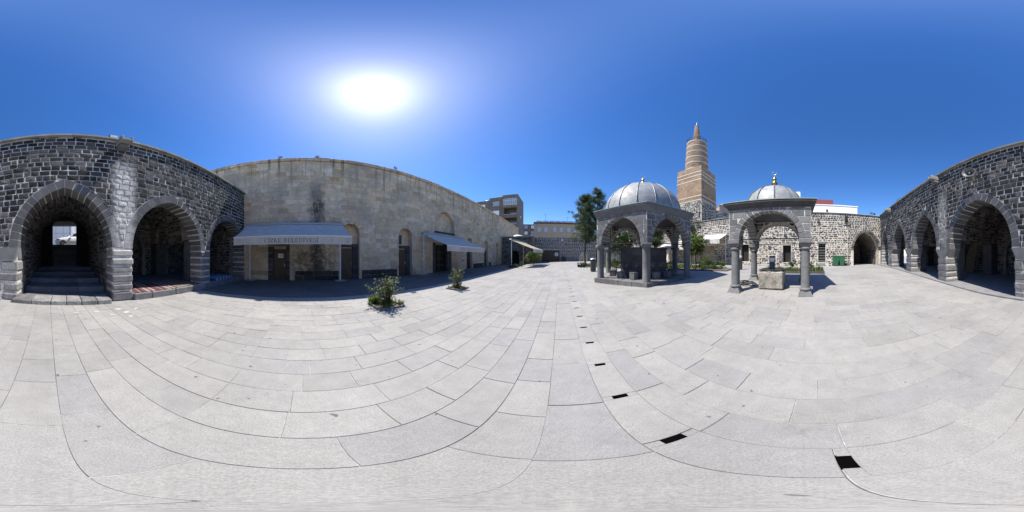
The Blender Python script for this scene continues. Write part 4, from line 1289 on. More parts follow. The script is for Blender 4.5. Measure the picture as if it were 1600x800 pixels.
M_BR2 = brick_mat('worn_round_brick', [(.3, (.18, .13, .09)), (.5, (.30, .22, .155)), (.7, (.42, .32, .23))], 'round')
M_BAND = plain_mat('white_band', (.52, .46, .37), .8, 0, .12, 6)
h2 = S_ / 2
zb0, zb1 = HC + 24 * math.tan(el(313)), HC + 24 * math.tan(el(257.5))
def sq(z0, z1, s0, s1, mat, name, rn=.5):
    mb = MB()
    vs = [(-s0, -s0, z0), (s0, -s0, z0), (s0, s0, z0), (-s0, s0, z0), (-s1, -s1, z1), (s1, -s1, z1), (s1, s1, z1), (-s1, s1, z1)]
    mb.add(vs, ((0,3,2,1),(4,5,6,7),(0,1,5,4),(1,2,6,5),(2,3,7,6),(3,0,4,7)))
    return obj(name, mb, mat, mina)
sq(zb0, zb1, h2 + .1, h2 - .05, M_BR1, 'square_shaft')
zat = lambda y, d=24.0: HC + d * math.tan(el(y))
for yb in (311.5, 305.0, 279.0, 272.0, 266.5):
    z = zat(yb); s = h2 + .1 - .15 * (z - zb0) / (zb1 - zb0) + .03
    sq(z - .085, z + .085, s, s, M_BAND, 'white_band')
dC = ctr.length
rb, rt = 2.02, 1.66
zr0, zr1 = zb1 - .02, HC + (dC - rt) * math.tan(el(217.5))
N = 8
prof = []
rad = lambda z: rb + (rt - rb) * max(0, min(1, (z - zr0) / (zr1 - zr0)))
mb = MB()
r = random.Random(4)
prof = [(rad(z), z) for z in [zr0 + (zr1 - zr0) * i / N for i in range(N + 1)]]
mb.lathe(prof, 40)
o = obj('round_shaft', mb, M_BR2, mina); smooth_by_angle(o, 50)
for yb in (262.0, 252.5, 243.5, 234.5, 226.0, 218.3):
    z = HC + (dC - 1.8) * math.tan(el(yb)); rr = rad(z) + .035
    mb = MB(); mb.lathe([(rr - .12, z - .09), (rr, z - .09), (rr, z + .09), (rr - .12, z + .09)], 40); o = obj('white_band', mb, M_BAND, mina); smooth_by_angle(o, 50)
zc1 = HC + dC * math.tan(el(196))
mb = MB(); mb.lathe([(.74, zr1 - .02), (.70, zr1 + .2), (.62, zr1 + 1.6), (.5, zr1 + (zc1 - zr1) * .6), (.33, zc1 - .35), (.2, zc1)], 24); o = obj('cone_spire', mb, M_BR2, mina); smooth_by_angle(o, 40)
mb = MB(); mb.lathe([(0, zc1 - .02), (.1, zc1), (.05, zc1 + .12), (.16, zc1 + .26), (.05, zc1 + .42), (.1, zc1 + .52), (.03, zc1 + .65), (.02, zc1 + .95), (0, zc1 + .96)], 12); obj('finial', mb, M_SILV, mina, smooth=True)
mb = MB(); mb.tube([(.13 * math.cos(R_(a)), 0, zc1 + 1.08 + .13 * math.sin(R_(a))) for a in range(-230, 51, 20)], .025, 6); obj('crescent', mb, M_SILV, mina)
for k in range(20):
    a = 2 * PI * k / 20
    x, y = 1.6 * math.cos(a), 1.6 * math.sin(a)
    mb = MB(); mb.tube([(x, y, zr1 - .02), (x, y, zr1 + .9)], .03, 5); obj('railing_post', mb, M_BLACK, mina, origin=(x, y, zr1))
mb = MB()
for zz in (.45, .88): mb.tube([(1.6 * math.cos(2 * PI * k / 36), 1.6 * math.sin(2 * PI * k / 36), zr1 + zz) for k in range(37)], .028, 5, cap=False)
obj('railing', mb, M_BLACK, mina)
# rubble base below the brick, longer towards the right
mb = MB(); e_ = .28
e_ = .1; mb.box(-h2 - e_, h2 + e_, -h2 - e_, h2 + e_, -.3, zb0 - .02)
mb2 = MB()
base = obj('stone_base', mb, M_MORTC, mina)
annex = MB()
Me = Matrix.Identity(4)
for (Mf, wid, hgt, sd) in ((Matrix(((-1, 0, 0, 0), (0, -1, 0, h2 + e_), (0, 0, 1, 0), (0, 0, 0, 1))), (-h2 - e_ + .03, h2 + e_ - .03), zb0 - .05, 3),
                           (Matrix(((0, 1, 0, -h2 - e_), (-1, 0, 0, 0), (0, 0, 1, 0), (0, 0, 0, 1))), (-h2 - e_ + .03, h2 + e_ - .03), zb0 - .05, 4)):
    pl = courses(wid[0], wid[1], 4.6, hgt, (.2, .3), (.22, .5), .06, (), 0, rub=True, cutc=.34, jit=.03, seed=100 + sd)
    pieces(mina, 'base_stone', pl, M_RUB, (-.05, -.015), .03, .02, .01, 100, M=Mf, stuff='base_stone_courses', seed=sd)
# annex behind the wall, right of the minaret
def house(name, label, cat, corner, dirx, sx, sy, z0, z1, mat, group=None):
    """box building: origin at the corner nearest the viewer, local x along dirx, y away"""
    t = thing(name, label, cat, (corner[0], corner[1], 0), math.atan2(dirx[1], dirx[0]), group)
    mb = MB(); mb.box(0, sx, 0, sy, z0, z1); obj('wall', mb, mat, t)
    return t
def pt(x, d): return Vector((d * math.sin(az(x)), d * math.cos(az(x)), 0))
M_CONC = stone_mat('grey_render', [(0, (.16, .14, .125)), (1, (.18, .16, .145))], bscale=.8, fscale=12, bs=.3, bd=.02, blotch=.25)
M_WIN = plain_mat('window_glass', (.25, .33, .40), .12, 0, .1, 2)
M_SHUT = plain_mat('white_shutter', (.72, .74, .76), .5, 0, .05)
def window(parent, x, z, w, h, y=-.0, frame=M_WHITE, bars=1, mat=None, sill=True):
    f = MB(); f.box(x - w / 2, x + w / 2, y - .06, y - .003, z - h / 2, z + h / 2); fo = obj('window', f, frame, parent, origin=(x, y, z))
    n = bars + 1
    for k in range(n):
        g = MB(); a = -w / 2 + .07 + (w - .07) * k / n; b = -w / 2 + (w - .07) * (k + 1) / n
        g.box(a, b, -.075, -.062, -h / 2 + .07, h / 2 - .07); obj('pane', g, mat or M_WIN, fo)
    if sill:
        g = MB(); g.box(-w / 2 - .1, w / 2 + .1, -.16, -.061, -h / 2 - .12, -h / 2 - .002); obj('sill', g, M_COP, fo)
    return fo
A_ = pt(1140, 25.5); B_ = pt(1100, 24.3)
d_ = (pt(1141, 26.5) - pt(1099, 24.2)).normalized()
an = house('stone_annex', 'dark rubble stone block with a small window at the foot of the minaret', 'building', pt(1098, 24.6), d_, 9.2, 5, -.3, HC + 26 * math.tan(el(331)), M_MORTC)
zt = HC + 26 * math.tan(el(331))
pieces(an, 'stone', courses(.03, 9.15, 3.5, zt - .03, (.2, .3), (.22, .5), .06, (), 0, rub=True, cutc=.34, jit=.03, seed=120), M_RUB, (-.05, -.015), .03, .02, .01, 150, stuff='stone_courses')
wf = window(an, 1.4, zt - 1.75, 1.0, .9, -.05, M_WOODD, 1, M_DARK, False)
mb = MB(); mb.box(-.05, 9.3, -.12, 5.1, zt + .002, zt + .1); obj('coping', mb, M_COP, an)
# pinkish building with a plain parapet behind
c0, c1 = pt(1124, 36), pt(1172, 40)
pk = house('pink_building', 'plain pinkish building with a flat parapet between minaret and small dome', 'building', c0, (c1 - c0).normalized(), (c1 - c0).length + 6, 8, -.3, HC + 36 * math.tan(el(321)), plain_mat('pink_render', (.38, .30, .26), .9, 0, .1, 2))
zt = HC + 36 * math.tan(el(321))
mb = MB(); L_ = (c1 - c0).length + 6
mb.box(-.1, L_ + .1, -.15, 8.1, zt + .003, zt + .15); obj('parapet', mb, M_COP, pk)
# shed roof
mb = MB(); zr = HC + 40 * math.tan(el(306)); mb.add([(0, .5, zt + .151), (L_, .5, zt + .151), (L_, 8, zr + .4), (4, 8, zr - .6), (0, 8, zt + .16)], ((0, 1, 2, 3, 4),)); obj('roof', mb, plain_mat('roof_felt', (.34, .27, .24), .9), pk)
# white building with red top and railing lamp
c0, c1 = pt(1240, 29), pt(1339.5, 29)
vdir = FR.t * 1
wb = house('white_building', 'bright white flat roofed building with a dark red block on top, behind the stone wall', 'building', FR.w(FR.u(1150, 30), 13.5, 0), (FR.t.x, FR.t.y), FR.u(1339.5, 30) - FR.u(1150, 30), 7, -.3, HC + 30 * math.tan(el(320.5)), M_WHITE)
zt = HC + 30 * math.tan(el(320.5)); Lw = FR.u(1339.5, 30) - FR.u(1150, 30)
mb = MB(); mb.box(-.1, Lw + .12, -.12, 7.1, zt + .003, zt + .16); obj('roof_edge', mb, M_WHITE, wb)
mb = MB(); q = FR.u(1302, 33) - FR.u(1150, 30); mb.box(q - 9, q, 3, 6.6, zt + .163, HC + 33 * math.tan(el(311.5))); obj('red_block', mb, plain_mat('maroon_cladding', (.16, .035, .04), .6), wb)
mb = MB(); mb.box(q - 4.2, q - 1.8, 2.9, 2.995, zt + .5, zt + .9); obj('vent', mb, M_WHITE, wb)
mb = MB(); q2 = FR.u(1251, 33) - FR.u(1150, 30); mb.box(q2 - 5, q2, 1, 4, zt + .163, HC + 31 * math.tan(el(299.5))); obj('penthouse', mb, M_WHITE, wb)
mb = MB(); q = FR.u(1292, 30) - FR.u(1150, 30); mb.bbox(q - .15, q + .2, -.2, -.003, zt - 1.2, zt - .85, .03); obj('wall_lamp', mb, M_BLACK, wb)
mb = MB(); mb.box(-.1, Lw + .05, -.06, -.003, HC + 30 * math.tan(el(332.5)) - .14, HC + 30 * math.tan(el(332.5))); obj('green_strip', mb, plain_mat('green_edge', (.16, .26, .18), .7), wb)

# apartment block beyond the mosque
C_ = pt(809, 55); Dl = (pt(740, 61) - C_).normalized()
ap = thing('apartment_block', 'grey brown apartment block with balconies and a glazed top floor bay', 'building', (C_.x, C_.y, 0), math.atan2(-Dl.y, -Dl.x))
# local x runs from left to the near corner at x = 0, y away
mb = MB()
zt = HC + 55 * math.tan(el(303))
def bay(x0, x1, y0, ztop): mb.box(x0, x1, y0, 10, -.3, ztop)
bay(-5.4, 0, 3.1, zt); bay(-10.6, -5.402, .6, zt - .35); bay(-17, -10.602, 1.0, zt - 1.0); bay(-30, -17.002, 1.6, zt - 2.0)
obj('wall', mb, M_CONC, ap)
mb = MB(); mb.box(-5.4, 0, -.0, 3.099, zt - 4.9, zt); mb.box(-.35, 0, .0, 3.098, -.3, zt - 4.9); mb.box(-5.4, -5.05, .0, 3.098, -.3, zt - 4.9)
obj('balcony_bay', mb, M_CONC, ap)
for k in range(5):
    z = zt - 4.9 - 3.5 * (k)
    mb = MB(); mb.box(-5.049, -.351, -.2, 3.099, z - 3.5 - .25, z - 3.5); mb.box(-5.049, -.351, -.2, -.05, z - 3.5, z - 2.75); bal = obj('balcony', mb, M_CONC, ap)
    g = MB(); g.tube([(-5.0, -.12, z - 2.5), (-.4, -.12, z - 2.5)], .04, 6)
    for j in range(6): g.tube([(-4.9 + j * .88, -.12, z - 2.75), (-4.9 + j * .88, -.12, z - 2.5)], .025, 5)
    obj('rail', g, M_WHITE, bal)
    window(ap, -2.2, z - 2.2, 2.6, 2.0, 3.1, M_WHITE, 2)
# glazed bay of the top floor
f = MB(); f.box(-5.0, -.25, -.1, -.003, zt - 3.9, zt - 1.5); fo = obj('window', f, M_WHITE, ap)
for k in range(6):
    for j in range(2):
        g = MB(); a = -4.95 + k * .78; g.box(a + .05, a + .74, -.115, -.102, zt - 3.82 + j * 1.62, zt - 2.3 + j * .74); obj('pane', g, M_WIN, fo)
for k in range(5):
    z = zt - 2.9 - 3.5 * k
    window(ap, -8.0, z, 2.3, 1.7, .6, M_WHITE, 2, M_SHUT if k % 2 else M_WIN)
    window(ap, -13.6, z - .4, 2.3, 1.7, 1.0, M_WHITE, 2, M_SHUT if (k + 1) % 2 else M_WIN)
mb = MB(); mb.box(-.0, .12, 4.0, 4.5, zt - 8, zt - 7.2); obj('air_conditioner', mb, M_WHITE, ap)
mb = MB(); mb.lathe([(.9, 0), (.9, .5), (.6, .8), (0, .9)], 16, c=(-12.5, 3.2, zt - 1.0)); obj('roof_tank', mb, M_WHITE, ap)
mb = MB(); mb.box(-7.2, -5.6, .8, 2, zt - .349, zt + .15); obj('roof_tank', mb, M_WHITE, ap)
# second block farther back
c = pt(817, 78); ab = house('rear_block', 'smaller grey apartment block between the tall one and the yellow building', 'building', c, (math.cos(R_(-4)), math.sin(R_(-4))), 6.5, 10, -.3, HC + 78 * math.tan(el(350.5)), M_CONC)
zt = HC + 78 * math.tan(el(350.5))
for i in range(2):
    for k in range(3): window(ab, 1.5 + i * 3.2, zt - 1.3 - k * 3.0, 1.5, 1.5, 0, M_WHITE, 1, M_SHUT if (i + k) % 2 else M_WIN)
mb = MB(); mb.box(3.6, 6.2, -1.2, -.003, zt - 7.3, zt - 5.6); obj('balcony', mb, M_WHITE, ab)
# yellow building with arched windows
c = pt(834.5, 44); yb = house('yellow_building', 'ochre building with a row of arched windows, brown band and solar panels on its roof', 'building', c, (math.cos(R_(-9)), math.sin(R_(-9))), 16.5, 9, -.3, HC + 44 * math.tan(el(349.5)), plain_mat('ochre_render', (.43, .335, .235), .9, 0, .12, 3, .3))
zt = HC + 44 * math.tan(el(349.5))
mb = MB(); mb.box(-.15, 16.65, -.2, 9.1, zt + .002, zt + .32); obj('brown_band', mb, plain_mat('brown_band', (.11, .05, .035), .8), yb)
mb = MB(); mb.box(-.1, 16.6, -.1, 9.05, zt + .322, zt + .5); obj('parapet', mb, M_COP, yb)
for i, xx in enumerate((842.3, 853, 866.7, 877, 889, 898.5)):
    x = (pt(xx, 44.3) - c).length
    wz = HC + 44 * math.tan(el(362.3)); a_ = Arch(x, .52, wz + .95, .52)
    m1 = MB(); L = a_.outline(wz, 6)
    m1.add([(q[0], -.09, q[1]) for q in L] + [(q[0], -.003, q[1]) for q in L], [tuple(range(len(L)))[::-1]] + [(k, (k + 1) % len(L), len(L) + (k + 1) % len(L), len(L) + k) for k in range(len(L))])
    w1 = obj('window', m1, M_GREYP, yb); fix_normals(w1)
    for k in range(2):
        m2 = MB(); m2.box(x - .42 + k * .44, x - .02 + k * .44, -.105, -.092, wz + .1, wz + 1.1); obj('pane', m2, plain_mat('pale_pane', (.42, .48, .54), .15) if i == 0 and k == 0 else bpy.data.materials['pale_pane'], w1)
for i in range(9):
    m1 = MB(); x = .6 + i * 1.75
    m1.add([(x, .3, zt + .6), (x + 1.6, .3, zt + .6), (x + 1.6, 1.7, zt + 1.25), (x, 1.7, zt + 1.25), (x, .3, zt + .55), (x + 1.6, .3, zt + .55), (x + 1.6, 1.7, zt + 1.2), (x, 1.7, zt + 1.2)], ((0,1,2,3),(4,7,6,5),(0,4,5,1),(1,5,6,2),(2,6,7,3),(3,7,4,0)))
    obj('solar_panel', m1, plain_mat('solar_glass', (.10, .12, .16), .15) if i == 0 else bpy.data.materials['solar_glass'], yb, origin=(x, .3, zt + .6))
for x, h in ((3.2, 3.2), (9.5, 2.4), (12.4, 2.2)):
    m1 = MB(); m1.tube([(x, 1.9, zt + .4), (x, 1.9, zt + h)], .035, 6); m1.tube([(x - .35, 1.9, zt + h), (x + .35, 1.9, zt + h)], .025, 5); obj('antenna', m1, M_BLACK, yb, origin=(x, 1.9, zt))

# ------------------------------------------------------------------ kiosks
def gilded_finial(t, z, s, dark=False):
    mb = MB(); mb.lathe([(.10 * s, z), (.06 * s, z + .06 * s), (.05 * s, z + .1 * s), (.14 * s, z + .18 * s), (.16 * s, z + .25 * s), (.10 * s, z + .33 * s), (.05 * s, z + .37 * s), (.11 * s, z + .45 * s), (.10 * s, z + .52 * s), (.035 * s, z + .58 * s), (.03 * s, z + .72 * s), (0, z + .73 * s)], 16)
    o = obj('finial', mb, M_GOLD, t, smooth=True)
    mb = MB(); mb.tube([(.10 * s * math.cos(R_(a)), 0, z + .84 * s + .11 * s * math.sin(R_(a))) for a in range(-235, 56, 20)], [.012 * s + .018 * s * math.sin(PI * k / 14) for k in range(15)], 8)
    obj('crescent', mb, M_SILV, o)
def lead_dome(t, R0, z0, H, nrib, rings, rot=0):
    def prof(a): return R0 * math.cos(a), z0 + H * math.sin(a)
    for k in range(nrib):
        a0, a1 = rot + 2 * PI * k / nrib, rot + 2 * PI * (k + 1) / nrib
        for (b0, b1) in zip(rings, rings[1:]):
            mb = MB(); n = 5; m = 3; vs = []
            for j in range(n + 1):
                rr, z = prof(b0 + (b1 - b0) * j / n)
                for i in range(m + 1):
                    a = a0 + (a1 - a0) * i / m
                    vs.append((rr * math.cos(a), rr * math.sin(a), z))
            mb.add(vs, [(j * (m + 1) + i, j * (m + 1) + i + 1, (j + 1) * (m + 1) + i + 1, (j + 1) * (m + 1) + i) for j in range(n) for i in range(m)], rng.random())
            obj('lead_panel', mb, M_LEAD, t, smooth=True)
        mb = MB(); pts = []
        for j in range(13):
            rr, z = prof(rings[0] + (rings[-1] - rings[0]) * j / 12); pts.append(((rr + .012) * math.cos(a0), (rr + .012) * math.sin(a0), z + .005))
        mb.tube(pts, .019, 6, .2); obj('seam', mb, M_SEAM, t)
    for b in rings[1:-1]:
        rr, z = prof(b); mb = MB(); mb.tube([((rr + .004) * math.cos(2 * PI * i / 48), (rr + .004) * math.sin(2 * PI * i / 48), z) for i in range(49)], .01, 5, .2, cap=False); obj('seam_ring', mb, M_SEAM, t)
M_SEAM = plain_mat('lead_seam', (.17, .18, .185), .5, .3)
def kiosk_face(t, Mf, W, zs, ztop, arch, ring, th, nv, seed, hr=(.22, .28), wr=(.35, .6), nmax=60):
    mb = MB(); wall_mesh(mb, -W / 2, W / 2, zs - .0, ztop, [arch], 0, th, M=Mf); obj('spandrel', mb, M_MORT, t)
    pl = courses(-W / 2 + .005, W / 2 - .005, zs + .004, ztop - .004, hr, wr, .026, [arch], ring + .006, jit=.003, seed=seed)
    pieces(t, 'ashlar_block', pl, M_ASH, (-.014, -.009), .03, .006, 0, nmax, M=Mf, seed=seed, stuff='ashlar_blocks')
    pieces(t, 'voussoir', voussoirs(arch, ring, nv, .026, .006), M_ASH, (-.018, -.015), th + .008, .006, 0, 60, M=Mf, seed=seed)
# --- fountain kiosk, six columns
k1a = math.atan2(K1.x, K1.y)
kz = .44
foun = thing('fountain_kiosk', 'six sided grey stone ablution kiosk with pointed arches and a large lead dome', 'kiosk', (K1.x, K1.y, 0), -k1a + .055)
# local -y points to the viewer; a corner faces the viewer
R1 = 2.57
V6 = [(R1 * math.sin(PI + 2 * PI * k / 6), R1 * math.cos(PI + 2 * PI * k / 6)) for k in range(6)]
hexp = lambda R: [(R * math.sin(PI - 2 * PI * k / 6), R * math.cos(PI - 2 * PI * k / 6)) for k in range(6)]
r = random.Random(31)
mb = MB(); mb.prism(hexp(R1 + .30), -.1, kz - .012); obj('platform', mb, M_ASH, foun)
H6 = hexp(R1 + .33); G6 = hexp(R1 - .35)
for k in range(6):
    a, b = Vector(H6[k] + (0,)), Vector(H6[(k + 1) % 6] + (0,)); a2, b2 = Vector(G6[k] + (0,)), Vector(G6[(k + 1) % 6] + (0,))
    n = 4
    for i in range(n):
        q = [a.lerp(b, i / n + .003), a.lerp(b, (i + 1) / n - .003), a2.lerp(b2, (i + 1) / n - .004), a2.lerp(b2, i / n + .004)]
        z = kz + r.uniform(-.004, .004)
        mb = MB(); mb.prism([(p.x, p.y) for p in q][::1], -.1, z, r.random()); o = obj('edge_block', mb, M_PIER, foun, origin=(q[0].x, q[0].y, kz)); fix_normals(o)
zs1 = 2.11
for k, (x, y) in enumerate(V6):
    mb = MB(); mb.lathe([(.185, kz), (.185, kz + .05), (.172, kz + .07), (.172, kz + .82)], 20, c=(x, y, 0)); o = obj('column', mb, M_ASH, foun); smooth_by_angle(o)
    mb = MB(); mb.lathe([(.172, kz + .828), (.168, zs1 - .22), (.19, zs1 - .2), (.19, zs1 - .16)], 20, c=(x, y, 0)); o = obj('column_drum', mb, M_ASH, foun); smooth_by_angle(o)
    a = math.atan2(x, y); mb = MB()
    mb.bbox(-.24, .24, -.22, .22, zs1 - .16, zs1 - .003, .04, M=Matrix.Translation((x, y, 0)) @ Matrix.Rotation(-a, 4, 'Z')); obj('capital', mb, M_ASH, foun)
zt1 = 3.50
for k in range(6):
    p, q = Vector(V6[k] + (0,)), Vector(V6[(k + 1) % 6] + (0,))
    mid = (p + q) / 2; n = mid.normalized()                       # outward
    tdir = Vector((-n.y, n.x, 0))                                 # to the right seen from outside
    Rh = Matrix(((tdir.x, -n.x, 0, mid.x + n.x * .17), (tdir.y, -n.y, 0, mid.y + n.y * .17), (0, 0, 1, 0), (0, 0, 0, 1)))
    Wf = R1 + .195
    kiosk_face(foun, Rh, Wf - .006, zs1, zt1, Arch(0, 1.09, zs1, 1.27), .2, .34, 9, 300 + k)
    mb = MB(); mb.tube([p + Vector((0, 0, zs1 + .01)), q + Vector((0, 0, zs1 + .01))], .022, 6); obj('tie_rod', mb, M_BLACK, foun)
# cornice: sloping out, lead edge, dome; open in the middle under the dome
def ringroof(t, name, loops, mat):
    n = len(loops[0]); mb = MB()
    vs = [p for L in loops for p in L]; m = len(loops)
    mb.add(vs, [(a * n + i, a * n + (i + 1) % n, b * n + (i + 1) % n, b * n + i) for a, b in zip(range(m), list(range(1, m)) + [0]) for i in range(n)])
    o = obj(name, mb, mat, t); fix_normals(o); return o
hl = lambda R, z: [(x, y, z) for x, y in hexp(R)]
ringroof(foun, 'cornice', [hl(R1 - .19, zt1 + .002), hl(R1 + .24, zt1 + .002), hl(R1 + .38, zt1 + .25), hl(R1 + .38, zt1 + .31), hl(R1 - .19, zt1 + .31)], M_ASH)
M_LEADG = plain_mat('greenish_lead', (.30, .36, .33), .5, .3)
ringroof(foun, 'lead_roof', [hl(R1 - .3, zt1 + .312), hl(R1 + .40, zt1 + .312), hl(R1 + .40, zt1 + .345), hl(R1 - .35, zt1 + .46)], M_LEADG)
lead_dome(foun, 2.24, zt1 + .36, 2.04, 16, [0, .98, PI / 2 - .02], rot=R_(12))
gilded_finial(foun, zt1 + .36 + 2.02, .9)
# rubble vault inside
mb = MB(); mb.lathe([(2.215, zt1 + .0), (2.2, zt1 + .4), (1.95, zt1 + 1.2), (1.2, zt1 + 2.0), (.02, zt1 + 2.25)], 24); obj('inner_vault', mb, M_RUB, foun)
# rubble on the inner side of the arches
for k in range(6):
    p, q = Vector(V6[k] + (0,)), Vector(V6[(k + 1) % 6] + (0,))
    mid = (p + q) / 2; n = -mid.normalized(); tdir = Vector((-n.y, n.x, 0))
    Rh = Matrix(((tdir.x, -n.x, 0, mid.x + n.x * .17), (tdir.y, -n.y, 0, mid.y + n.y * .17), (0, 0, 1, 0), (0, 0, 0, 1)))
    pl = courses(-1.1, 1.1, zs1 + .3, zt1, (.13, .19), (.14, .3), .035, [Arch(0, 1.09, zs1, 1.27)], .12, rub=True, cutc=.3, jit=.02, seed=330 + k)
    pieces(foun, 'vault_stone', pl, M_RUB, (-.03, -.015), .03, .012, .006, 30, M=Rh, stuff='vault_stone_courses')
# basin block with taps, round which the stools stand
mb = MB(); hb = hexp(1.40); zb_ = 1.93
mb.prism(hb, kz - .01, zb_); fb = obj('basin_core', mb, M_DKSTONE, foun)
for k in range(6):
    a, b = Vector(hb[k] + (0,)), Vector(hb[(k + 1) % 6] + (0,)); n = ((a + b) / 2).normalized()
    tdir = (b - a).normalized(); L = (b - a).length
    z = kz
    for j, h in enumerate((.42, .38, .36, .33)):
        cuts = [0, .5, 1] if j % 2 else [0, .33, .7, 1]
        for c0, c1 in zip(cuts, cuts[1:]):
            q0, q1 = a.lerp(b, c0) + tdir * .004, a.lerp(b, c1) - tdir * .004
            mb = MB(); mb.prism([(q0.x, q0.y), (q1.x, q1.y), (q1.x + n.x * .03, q1.y + n.y * .03), (q0.x + n.x * .03, q0.y + n.y * .03)], z + .004, z + h - .004, r.random())
            o = obj('basin_slab', mb, M_DKSTONE, foun, origin=(q0.x, q0.y, z)); fix_normals(o)
        z += h
    for f in (.3, .7):
        q = a.lerp(b, f) + n * .03
        mb = MB(); mb.tube([q + Vector((0, 0, kz + .62)), q + n * .1 + Vector((0, 0, kz + .62)), q + n * .12 + Vector((0, 0, kz + .56))], .014, 6); mb.box(q.x - .03, q.x + .03, q.y - .03, q.y + .03, kz + .64, kz + .66); obj('tap', mb, M_GREYP, foun, origin=q + Vector((0, 0, kz + .6)))
mb = MB(); mb.prism(hexp(1.50), zb_ + .002, zb_ + .06); obj('basin_lid', mb, M_DKSTONE, foun)
mb = MB(); mb.tube([(-.1 + .25, -R1 + .25, kz), (-.1 + .25, -R1 + .25, zs1 + .3)], .025, 8); obj('down_pipe', mb, M_WHITE, foun)
K1M = wmat(foun)
spots = []
for k in range(6):
    a, b = Vector(hb[k] + (0,)), Vector(hb[(k + 1) % 6] + (0,)); n = ((a + b) / 2).normalized()
    for f in (.24, .76): spots.append((a.lerp(b, f) + n * .50, n))
NTH = ('first', 'second', 'third', 'fourth', 'fifth', 'sixth')
for side in ('left', 'right'):
    sel = [q for q in spots if (q[0].x < 0) == (side == 'left')]
    sel.sort(key=lambda q: abs(math.atan2(q[0].x, -q[0].y)))
    for i, (q, n) in enumerate(sel):
        w = K1M @ q
        t = thing('stone_stool', f'{NTH[i]} grey stone cube stool round the fountain basin going {side} from the near corner column', 'stool', (w.x, w.y, kz), -k1a + math.atan2(n.y, n.x) + r.uniform(-.1, .1), 'stone stools round the fountain basin')
        mb = MB(); mb.bbox(-.15, .15, -.15, .15, .002, .30, .012, r.random()); obj('block', mb, M_ASH, t)
        mb = MB(); mb.bbox(-.16, .16, -.16, .16, .302, .335, .01, r.random()); obj('seat', mb, M_ASH, t)

# --- well kiosk, four columns
def ang_at(x, d): return at(x, d)
KFL, KFR, KBL = at(1149, 5.62), at(1255, 5.2), at(1181, 7.94)
kc = (KFL + KFR) / 2 + ((KBL - KFL).to_2d().to_3d()) / 2
fdir = (KFR - KFL); fdir.z = 0; fdir.normalize()
krz = math.atan2(fdir.y, fdir.x)
SD = 2.36
well = thing('well_kiosk', 'small square stone canopy on four round columns with a grey lead dome', 'kiosk', (kc.x, kc.y, 0), krz)
hS = SD / 2; zs2 = 2.11; zt2 = 3.14
for sx in (-1, 1):
    for sy in (-1, 1):
        w = wmat(well) @ Vector((sx * hS, sy * hS, 0)); g = gz(w.x) - .01
        x, y = sx * hS, sy * hS
        mb = MB()
        vs = [(-.235, -.235, g), (.235, -.235, g), (.235, .235, g), (-.235, .235, g), (-.15, -.15, g + .17), (.15, -.15, g + .17), (.15, .15, g + .17), (-.15, .15, g + .17)]
        mb.add([(a + x, b + y, c) for a, b, c in vs], ((0,3,2,1),(4,5,6,7),(0,1,5,4),(1,2,6,5),(2,3,7,6),(3,0,4,7))); obj('column_base', mb, M_ASH, well, origin=(x, y, g))
        mb = MB(); mb.lathe([(.15, g + .172), (.185, g + .19), (.20, g + .225), (.185, g + .26), (.15, g + .275)], 20, c=(x, y, 0)); obj('base_ring', mb, M_ASH, well, smooth=True)
        zt_ = zs2 - .36; zm = g + .28 + (zt_ - g - .28) * .55
        mb = MB(); mb.lathe([(.150, g + .277), (.148, zm - .004)], 20, c=(x, y, 0)); o = obj('column', mb, M_ASH, well); smooth_by_angle(o)
        mb = MB(); mb.lathe([(.146, zm + .003), (.14, zt_)], 20, c=(x, y, 0)); o = obj('column_drum', mb, M_ASH, well); smooth_by_angle(o)
        mb = MB(); mb.lathe([(.14, zt_ + .002), (.175, zt_ + .015), (.19, zt_ + .045), (.175, zt_ + .075), (.14, zt_ + .09)], 20, c=(x, y, 0)); obj('neck_ring', mb, M_ASH, well, smooth=True)
        mb = MB(); z0, z1 = zt_ + .092, zs2 - .16
        vs = [(-.14, -.14, z0), (.14, -.14, z0), (.14, .14, z0), (-.14, .14, z0), (-.205, -.205, z1), (.205, -.205, z1), (.205, .205, z1), (-.205, .205, z1)]
        mb.add([(a + x, b + y, c) for a, b, c in vs], ((0,3,2,1),(4,5,6,7),(0,1,5,4),(1,2,6,5),(2,3,7,6),(3,0,4,7))); mb.bbox(x - .215, x + .215, y - .215, y + .215, z1 + .001, zs2 - .003, .02); obj('capital', mb, M_ASH, well, origin=(x, y, z0))
for k in range(4):
    a = PI / 2 * k
    Rk = Matrix.Rotation(a, 4, 'Z') @ Matrix.Translation((0, -hS - .17, 0))
    Wf = SD + .34 - (.0 if k % 2 == 0 else .69)
    ar = Arch(0, hS - .20, zs2, .90)
    kiosk_face(well, Rk, Wf, zs2, zt2, ar, .19, .34, 9, 400 + k)
    Ri = Matrix.Rotation(a, 4, 'Z') @ Matrix.Translation((0, -hS, 0))
    mb = MB(); mb.tube([Ri @ Vector((-hS, 0, zs2 + .0)), Ri @ Vector((hS, 0, zs2 + .0))], .02, 6); obj('tie_rod', mb, M_BLACK, well)
    Rb = Matrix.Rotation(a + PI, 4, 'Z') @ Matrix.Translation((0, hS - .17, 0))
    pl = courses(-hS, hS, zs2 + .25, zt2, (.12, .18), (.13, .3), .035, [ar], .12, rub=True, cutc=.3, jit=.02, seed=430 + k)
    pieces(well, 'vault_stone', pl, M_RUB, (-.03, -.015), .03, .012, .006, 40, M=Rb, stuff='vault_stone_courses')
mb = MB()
rp = lambda s, z: [(-s, -s, z), (s, -s, z), (s, s, z), (-s, s, z)]
e0, e1 = hS + .20, hS + .33
ringroof(well, 'cornice', [rp(hS - .16, zt2 + .002), rp(e0, zt2 + .002), rp(e0 + .03, zt2 + .07), rp(e1, zt2 + .16), rp(e1, zt2 + .22), rp(hS - .16, zt2 + .22)], M_DKSTONE)
